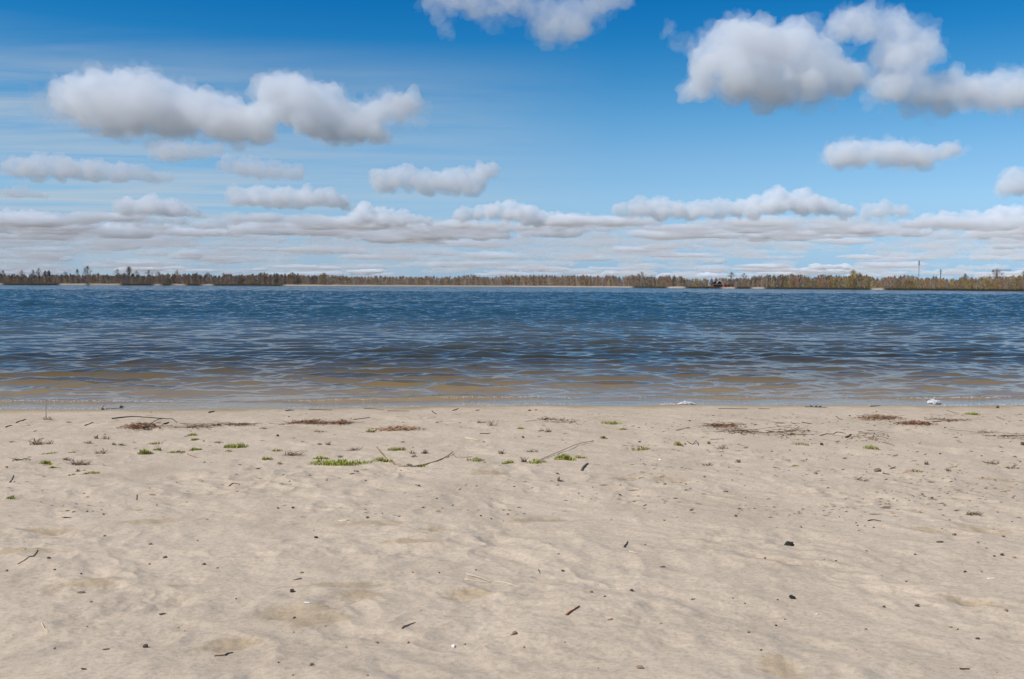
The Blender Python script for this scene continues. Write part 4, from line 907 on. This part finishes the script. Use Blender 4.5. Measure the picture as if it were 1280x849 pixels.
# --- sticks
stick('twig', [(471, 562), (482, 573), (494, 581), (503, 584), (515, 585), (530, 582), (545, 578), (557, 572), (566, 567)], 1.5, M_brown, 'bent brown twig curving through grass in the middle of the beach', lift=[3, 1, .5, 0, 0, .5, .5, .8, 1.5], taper=.8)
stick('twig', [(566, 568), (572, 572), (582, 573), (590, 572)], 1.3, M_brown, 'short twig continuing to the right from the bent brown twig', wob=.4)
stick('reed', [(664, 579), (686, 572), (702, 566), (722, 558), (742, 552)], 1.6, M_straw, 'long pale reed lying slantwise across grass', 'reed', taper=.8, lift=[0, 1, 1.5, 1.5, 1])
stick('bark_chip', [(727, 588), (731, 584), (735, 580)], 3.6, M_grey, 'dark grey elongated chip below the dense tuft on the reed', 'bark chip', taper=.5)
stick('twig', [(140, 527), (165, 524.5), (190, 526), (207, 525.5), (215, 527), (221, 530)], 1.6, M_dark, 'longest curved dark drift twig on top of the big leaf drift', lift=[2, 3, 3, 2, 2, 0])
stick('twig', [(188, 533), (196, 529), (203, 526)], 1.4, M_brown, 'short slanted drift twig on the right part of the big leaf drift', lift=[1, 2, 2])
stick('bark_chip', [(205, 532), (211, 530.5)], 2.6, M_dark, 'dark chip at the right end of the big leaf drift', 'bark chip')
stick('twig', [(1025, 545), (1033, 543.5), (1041, 543), (1047, 541), (1057, 543)], 1.3, M_dark, 'thin forked twig lying on open sand left of the pale grass patch', forks=[(3, 3, -12, 0)])
stick('bark_chip', [(1057, 546.5), (1064, 544)], 2.6, M_dark, 'dark chip at the right end of the thin forked twig', 'bark chip')
stick('twig', [(845, 538), (853, 536.5), (862, 535)], 1.5, M_brown, 'short twig above the yellowish tuft')
stick('straw', [(888, 549), (905, 549)], 1.2, M_grey, 'thin level straw right of the yellowish tuft', 'straw')
stick('twig', [(859, 552), (866, 555), (870, 553), (873, 557)], 1.2, M_dark, 'small curly dark twig right of the yellowish tuft', lift=[0, 0, 2, 0])
stick('straw', [(442, 524.5), (462, 522)], 1.3, M_grey, 'slim grey straw above the orange leaf drift', 'straw')
stick('stalk', [(57.5, 525), (58, 524)], 1.3, M_brown, 'single tall thin upright stalk by the water at the left', 'stalk', lift=[0, 24], taper=.4)
dry_plant(60, 525, 18, 5, 12, 'small dead clump at the foot of the tall upright stalk')
stick('driftwood', [(127, 512), (137, 511.5), (150, 511), (156, 511)], 1.8, M_dark, 'driftwood branch with upright stub and dark knob at the waterline', 'driftwood', forks=[(0, 4, 0, 5), (2, 2, 0, 4.5)])
lump('dark_lump', 152, 510, 5, M_dark, 'round dark lump standing by the driftwood branch', 'lump', None, .8, .9)
for a in [([(261, 516), (268, 514.5)], 2.8, 'dark bark piece at the waterline between the foam streaks'), ([(357, 514), (364, 513), (367, 513.5)], 2.2, 'dark bark piece at the waterline above the long leaf drift'),
          ([(20, 528), (28, 526), (32, 524)], 2.2, 'dark angled stick below the water at the left end of the beach'), ([(7, 533), (15, 531)], 2.0, 'short dark stick nearest the left edge'),
          ([(106, 532), (117, 529)], 2.0, 'short dark stick left of the big leaf drift'), ([(42, 540), (46, 538.5)], 1.4, 'tiny dark stick above the darkest dead stems'),
          ([(680, 526), (685, 524)], 2.6, 'dark upright chip in the open left of the group of three tufts'), ([(600, 542), (606, 542), (613, 541)], 1.8, 'dark twig piece left of the lone grass tuft, in two lengths'),
          ([(566, 513.5), (573, 511)], 2.0, 'dark hooked chip at the waterline by the little sand mound'), ([(595, 513.5), (600, 513)], 2.0, 'small dark chip at the waterline right of the hooked one'),
          ([(540, 514), (546, 518)], 1.8, 'slanted dark twig on the little sand mound'), ([(1166, 528.5), (1177, 527.5)], 2.4, 'dark chip closing the curved reddish drift'),
          ([(1003, 529), (1014, 531)], 2.2, 'dark twig left of the golden-brown drift'), ([(1181, 587), (1187, 588)], 1.6, 'tiny dark stick low right of the faint stems'),
          ([(898, 511), (935, 511.5)], 1.4, 'long thin dark stick along the waterline right of the white foam'), ([(948, 511), (962, 511.5)], 1.3, 'short thin stick along the waterline, next after the long one'),
          ([(1006, 509), (1034, 509.5)], 1.6, 'thin stick with dark lumps along the waterline below the far house'), ([(386, 512.5), (400, 512.5), (415, 513)], 1.6, 'long dark stick on the waterline above the leaf drifts'),
          ([(455, 511), (470, 511.5), (480, 513)], 1.5, 'dark stick on the waterline above the slim straw'), ([(484, 514), (512, 514)], 1.3, 'thin dark stick on the waterline left of the little sand mound'),
          ([(1088, 508.5), (1100, 507.5)], 2.0, 'dark lumpy stick on the waterline above the golden-brown drift'), ([(1045, 520), (1053, 525)], 1.4, 'thin twig left above the golden-brown drift'),
          ([(230, 545), (238, 543)], 1.0, 'thin straw left of the topmost tuft of the column'), ([(234, 568), (246, 571)], 1.6, 'reddish twig bit under the column of three tufts')]:
    stick('stick', a[0], a[1] * .72, M_dark if 'reddish' not in a[2] else M_rust, a[2], 'stick', 'sticks along the shore', wob=.9)
for q in [(1014, 508), (1020, 508.5), (1025, 508.8)]: lump('bark_lump', q[0], q[1], 4, M_dark, 'dark lump on the thin waterline stick below the far house', 'bark lump', 'lumps on the waterline stick')
stick('stick', [(1184, 513.5), (1198, 517.5)], 1.4, M_brown, 'thin slanted stick right below the splash of foam', 'stick', 'sticks along the shore')
stick('stick', [(1246, 522), (1256, 525)], 1.4, M_brown, 'thin brown stick near the right edge by the water', 'stick', 'sticks along the shore')
stick('stick', [(922, 556), (935, 560)], 1.4, M_brown, 'thin slanted brown stick right of the curly twig', 'stick', 'sticks along the shore')
stick('straw', [(582, 547), (598, 551)], 2.0, M_straw, 'slanted pale straw with a dark tip in the middle of the beach', 'straw', taper=.35)
stick('straw', [(1106, 554), (1118, 557)], 1.3, M_grey, 'thin grey straw right of the pale grass patch', 'straw')
stick('twig', [(22, 706), (32, 702), (41, 696), (47, 690)], 1.2, M_grey, 'thin curved grey twig on the open foreground sand at the left', taper=1.3)
stick('twig', [(502, 789), (508, 785), (513, 782), (519, 779)], 2.6, M_brown, 'short dark twig with a thick end on the foreground sand', taper=.35)
stick('twig', [(268, 822), (276, 821), (281, 820)], 2.2, M_rust, 'reddish half of a broken twig on the foreground sand')
stick('twig', [(281, 820.5), (285, 818), (291, 816)], 2.4, M_dark, 'dark half of a broken twig on the foreground sand')
stick('straw', [(581, 726), (597, 727), (614, 728)], 2.2, M_straw, 'pale split straw on the foreground sand, lower strand', 'straw', taper=.5)
stick('straw', [(583, 721), (598, 724), (612, 727.5)], 1.5, M_straw, 'pale split straw on the foreground sand, upper strand', 'straw', taper=.4, lift=[2, 1.5, .5])
stick('straw', [(618, 727), (630, 729), (652, 735)], 1.3, M_straw, 'thin pale straw trailing from the split straw', 'straw')
stick('leaf', [(708, 769), (715, 765.5), (724, 760.5)], 3.4, M_rust, 'narrow orange-brown leaf on the foreground sand', 'leaf', taper=.5)
stick('twig', [(1085, 654), (1091, 652.5), (1096, 654), (1101, 655)], 2.0, M_dark, 'crooked dark twig on the sand above the big stone')
stick('stick', [(1200, 835.5), (1212, 835)], 2.8, M_dark, 'dark straight stick low in the right-hand corner', 'stick')
stick('twig', [(780, 685), (783, 681), (785, 678)], 2.2, M_dark, 'small dark twig standing askew above the foreground')
stick('straw', [(786, 690), (796, 692.5)], 1.5, M_straw, 'tiny pale straw under the askew dark twig', 'straw')
stick('twig', [(673, 711), (675, 717)], 1.5, M_grey, 'thin grey twig pointing towards the water in mid foreground')
stick('twig', [(171, 617), (170.5, 624)], 1.8, M_brown, 'single brown twig stub on bare sand at the left'); stick('twig', [(12, 604), (17, 595)], 1.4, M_grey, 'thin grey twig near the left edge below the flat spray')
stick('straw', [(52, 780), (56, 786), (60, 791)], 1.7, M_straw, 'short yellow straw in the lower left foreground', 'straw')
stick('straw', [(286, 606), (292, 604), (300, 604.5)], 1.5, M_rust, 'reddish straw on bare sand at the left of the middle', 'straw')
stick('straw', [(1234, 722), (1245, 722.5)], 1.5, M_shell, 'whitish flat straw near the right edge', 'straw')
# --- single stones, shells and bigger crumbs
lump('stone', 987, 683, 12.5, M_stone, 'largest green-black stone on the foreground sand', 'stone', None, .8, .75, .3)
lump('bark_piece', 800, 836, 9.5, M_brown, 'largest oval brown bark piece at the bottom of the sand', 'bark piece', None, .65, .6, -.2)
lump('bark_piece', 643, 794, 8.5, M_brown, 'rust-brown bark piece in the middle foreground', 'bark piece', None, .7, .7, .7)
lump('stone', 990, 748, 7.5, M_stone, 'round black stone below the largest stone', 'stone', None, .9, .8)
lump('stone', 567, 805, 5.5, M_shell, 'round white pebble in the foreground', 'pebble', None, .9, .8)
lump('shell', 384, 756, 8.5, M_shell, 'flat white shell fragment left of the middle', 'shell', None, .45, .5, .1)
lump('shell', 1021, 766, 4.5, M_shell, 'small whitish shell bit below the round black stone', 'shell', None, .8, .4)
lump('shell', 825, 575, 6, M_shell, 'pale flat shell between the dry olive patch and the curly twig', 'shell', None, .5, .5)
lump('bark_flake', 430, 652, 14, M_straw, 'pale flaky bark strip on the upper foreground sand', 'bark flake', None, .4, .3, .1)
lump('bark_flake', 372, 728, 12, M_grey, 'tan bark flake near the small dark crumbs left of the middle', 'bark flake', None, .4, .3, .3)
lump('stone', 1097, 588, 8, M_grey, 'round grey pebble with a dark chip beside it', 'pebble', None, .8, .8)
stick('bark_chip', [(1104, 590), (1112, 592)], 2.0, M_dark, 'dark chip beside the round grey pebble', 'bark chip')
lump('stone', 1027, 556, 6, M_dark, 'dark lump just below the thin forked twig', 'lump', None, .7, .8)
lump('stone', 347, 547, 4, M_dark, 'dark round pebble below the left part of the long leaf drift', 'pebble', None, .9, .9)
lump('stone', 1247, 510, 4, M_dark, 'dark pebble at the waterline near the right edge', 'pebble', None, .9, .9)
lump('stone', 1278, 556, 7, M_dark, 'dark lump cut by the right edge of the beach', 'lump', None, .7, .8)
lump('stone', 654, 547, 3.5, M_dark, 'small dark pebble under the lone grass tuft', 'pebble', None, .9, .9)
lump('stone', 662, 513.5, 5, M_rust, 'reddish chip at the waterline in the middle of the beach', 'chip', None, .6, .7); lump('stone', 670, 513, 4, M_rust, 'second reddish chip beside the one at the waterline', 'chip', None, .6, .7)
# --- dark crumbs
GRP = 'dark bark crumbs scattered over the dry sand'; LAB = 'tiny dark bark crumb lying loose on the dry sand'
CRUMBS = [(109,640,3),(116,638,2),(131,668,4),(188,679,5),(204,646,3),(247,673,3),(187,703,4),(206,695,5),(32,689,3),(61,701,5),(68,712,4),(101,715,3),(255,707,5),(272,712,4),(8,714,4),(101,743,10),(114,754,4),(203,768,9),(109,783,3),(133,811,9),(182,808,7),(105,839,8),(223,781,2.5),(231,786,3),(295,750,3),(16,793,2.5),(68,808,4),
 (366,635,5),(459,648,6),(395,671,6),(529,635,4),(478,642,3),(601,647,3),(614,650,3),(635,642,4),(377,718,5),(365,741,6),(368,772,4.5),(367,790,3),(471,802,5),(433,807,3),(510,803,5),(389,834,8),(348,830,3),(459,848,4),(366,846,3),(595,713,3),(516,716,2.5),(549,716,2.5),(581,803,4),(639,795,3),(407,782,2.5),(526,766,3),
 (688,682,3),(698,694,3),(828,708,8),(704,714,5),(739,743,5),(756,748,5),(790,739,5),(763,774,8),(706,804,3),(655,808,3),(826,779,4),(866,748,7),(916,748,3),(931,754,3),(951,815,5),(748,833,3),(936,792,3),(920,647,4),(956,703,6),(806,681,2.5),
 (1001,660,4),(1012,677,3),(1030,702,2.5),(1045,702,4),(1083,689,4),(1070,656,3),(1073,664,3),(1092,661,3),(1144,692,3),(1177,661,3),(1193,666,5),(1175,678,9),(1222,679,4),(1233,685,3),(1254,670,4),(1202,703,2.5),(1206,713,7),(1227,714,3),(972,750,3),(1102,723,2.5),(1133,727,3),(1181,732,3),(1105,758,4),(1146,757,6),(1258,766,5),(1188,782,5),(1222,798,5),(1197,784,2.5),(1082,786,4),(1070,812,3),(1246,838,3),(981,772,3),(970,778,4),
 (520,607,3),(523,609,5),(443,590,4),(643,608,3),(831,607,4),(775,618,3),(798,620,3),(857,614,4),(907,617,7),(932,623,2.5),(1019,591,5),(1083,588,3),(1107,601,4),(1157,570,3),(1165,623,4),(1275,578,3),(1268,570,5),(1175,570,3),(1195,584,3),(1250,559,3),(1243,693,4),(1252,692,5),(1268,695,5)]
named = {(101,743):'flat dark sliver beside the tan damp patch at lower left',(203,768):'thin brown sliver inside the large footprint hollow',(133,811):'dark split crumb below the large footprint hollow',(182,808):'chunky dark crumb right of the split crumb',(105,839):'lowest dark crumb in the left-hand corner',(389,834):'three-pointed dark crumb at the bottom left of the middle',
 (828,708):'oblong dark crumb left of the largest stone',(763,774):'dark crumb with a tail right of the orange-brown leaf',(866,748):'upright dark sliver left of the round black stone',(1175,678):'curved dark sliver right of the largest stone',(907,617):'dark sliver alone on the upper sand right of the middle',(459,648):'round dark crumb beside the pale bark strip',(395,671):'oval dark crumb below the pale bark strip',
 (1222,798):'round dark crumb low near the right edge',(1206,713):'flat dark sliver left of the whitish straw',(365,741):'dark oval crumb beside the tan bark flake',(951,815):'lone dark crumb left of the lower right sand'}
for (px, py, w_) in CRUMBS:
    lab = named.get((px, py)); el_ = w_ >= 7 and (px, py) not in ((182,808),(459,648),(389,834))
    lump('bark_crumb', px, py, max(w_, 2.6), rnd.choice([M_dark, M_dark, M_brown, M_brown, M_grey]) , lab or LAB, 'bark crumb', GRP, .38 if el_ else rnd.uniform(.5, .95), .7, rnd.gauss(.25, .3) if el_ else None)
for i in range(130):
    py = 515 + 150 * rnd.random() ** 1.2; px = rnd.uniform(0, 1280) if rnd.random() < .5 else rnd.uniform(820, 1280)
    lump('bark_crumb', px, py, rnd.uniform(1.6, 3.6), rnd.choice([M_dark, M_brown, M_brown, M_grey]), LAB, 'bark crumb', GRP, rnd.uniform(.3, .9), .7, rnd.gauss(0, .5))

# --- foam at the waterline
def foam(px, py, wpx, hp, dep, label, n=60):
    x0, y0 = at(px, py, .0); y0 = min(max(y0, float(shore_y(x0)) - .05), float(shore_y(x0)) + .5); sc_ = mpp(y0); r = random.Random(int(px)); V_ = []; F_ = []; k0 = 0
    for i in range(n):
        u = r.uniform(-1, 1); q = math.sqrt(max(0, 1 - u * u)); rad = hp * sc_ * r.uniform(.05, .17); c = np.array([x0 + u * wpx * sc_ * .5, y0 + r.uniform(-1, 1) * dep * q, hp * sc_ * q * q * r.random() ** 1.6 * .75])
        V_.append(ICO_V * rad * np.array([1.3, 1.2, .8]) + c); F_.append(ICO_F + k0); k0 += len(ICO_V)
    VV = np.concatenate(V_); VV[:, 2] += np.maximum(height(VV[:, 0], VV[:, 1]), 0) + .006
    o = mesh_np('foam_patch', VV, np.concatenate(F_), M_foam); tag(o, label, 'foam', 'foam at the waterline'); return o
foam(1168, 504, 15, 5, .12, 'pointed white splash of foam at the waterline, farthest right', 320)
foam(860, 507, 22, 4.5, .10, 'bright rounded foam patch, right one of two close together', 300)
foam(837, 508, 18, 3, .09, 'lower dimmer foam patch, left one of two close together', 80)
foam(178, 509.5, 38, 2.4, .05, 'long white foam streak above the big leaf drift', 90)
foam(260, 510, 26, 1.8, .04, 'short foam streak right of the long one', 50)
foam(488, 510.5, 16, 2.2, .04, 'small foam streak left of the little sand mound', 40)
foam(516, 510.5, 18, 2.0, .04, 'faint foam streak touching the little sand mound', 40)
foam(566, 509.5, 20, 1.8, .04, 'small foam streak right of the little sand mound', 40)
foam(622, 509.5, 44, 2.0, .05, 'longest foam streak in the middle of the waterline', 90)
foam(402, 511.5, 20, 1.6, .03, 'thin foam streak behind the long waterline stick', 34)

# bright flecks on the last small wave, and fine plant bits strewn over the upper beach
r = random.Random(9); V_, F_ = [], []
for i in range(1100):  # white flecks model the wave's sun sparkle along with its foam
    px = r.choice((r.uniform(0, 230), r.uniform(0, 230), r.uniform(370, 480), r.uniform(560, 720), r.uniform(1150, 1280), r.uniform(0, 1280)))
    x, y = at(px, 503, 0.0); sy = float(shore_y(x)); y = sy + (.95 + r.gauss(-.17, .07) if r.random() < .6 else r.gauss(.06, .05)); x += r.uniform(-.1, .1)
    zz = .035 if y > sy + .4 else .010
    if y < sy: zz = float(height(np.array([x]), np.array([y]))[0]) + .004
    k = len(V_) * 12; V_.append(ICO_V[:12] * np.array([r.uniform(.004, .012), .006, r.uniform(.003, .006)]) + np.array((x, y, zz)))
_b = bmesh.new(); bmesh.ops.create_icosphere(_b, subdivisions=1, radius=1); I1V = np.array([v.co[:] for v in _b.verts]); I1F = np.array([[v.index for v in f.verts] for f in _b.faces]); _b.free()
V2 = []; F2 = []
for i, v in enumerate(V_):
    c = v.mean(0); sz = np.ptp(v, 0) * .5; V2.append(I1V * sz + c); F2.append(I1F + i * 12)
o = mesh_np('foam', np.concatenate(V2), np.concatenate(F2), M_foam); tag(o, 'tiny white flecks, foam and modelled sun glints, on the last small wave and waterline', None, None, 'stuff')
n = 3600; pyy = 513 + 150 * rng.random(n) ** 1.5; pxx = np.where(rng.random(n) < .55, rng.uniform(-20, 1300, n), rng.uniform(780, 1300, n))
V_, T_, C_ = [], [], []; dd_ = np.c_[(pxx - 640) / F, -(pyy - 424.5) / F, -np.ones(n)] @ CR.T; tt = (.1 - CAMZ) / dd_[:, 2]; P2 = dd_[:, :2] * tt[:, None]
keep = rng.random(n) < np.clip(.35 + 1.6 * fbm(P2[:, 0] * .8, P2[:, 1] * 1.3, 3, 90), .05, 1); P2 = P2[keep]; Zb = height(P2[:, 0], P2[:, 1])
pal = np.array([(.36, .27, .17), (.28, .20, .13), (.45, .36, .25), (.20, .145, .10), (.33, .27, .12), (.36, .22, .14)])
for (x, y), z in zip(P2, Zb):
    a = r.gauss(0, .7); l = r.uniform(.006, .026) * (1 if r.random() < .85 else 2.2); wd_ = l * r.uniform(.12, .4) + .0015
    ax = np.array((math.cos(a), math.sin(a), r.uniform(-.15, .3))) * l; bx_ = np.array((-math.sin(a), math.cos(a), r.uniform(-.5, .5))) * wd_; c = np.array((x, y, z + .004))
    k = len(V_); V_ += [c - ax, c + bx_, c + ax, c - bx_]; T_ += [(k, k + 1, k + 2), (k, k + 2, k + 3)]; C_ += [pal[r.randrange(6)] * r.uniform(.6, 1.3)] * 4
o = mesh_np('plant_litter', np.array(V_), np.array(T_), M_tint, smooth=False, cols={'tint': np.array(C_)}); tag(o, 'fine brown plant bits strewn over the upper beach', None, None, 'stuff')
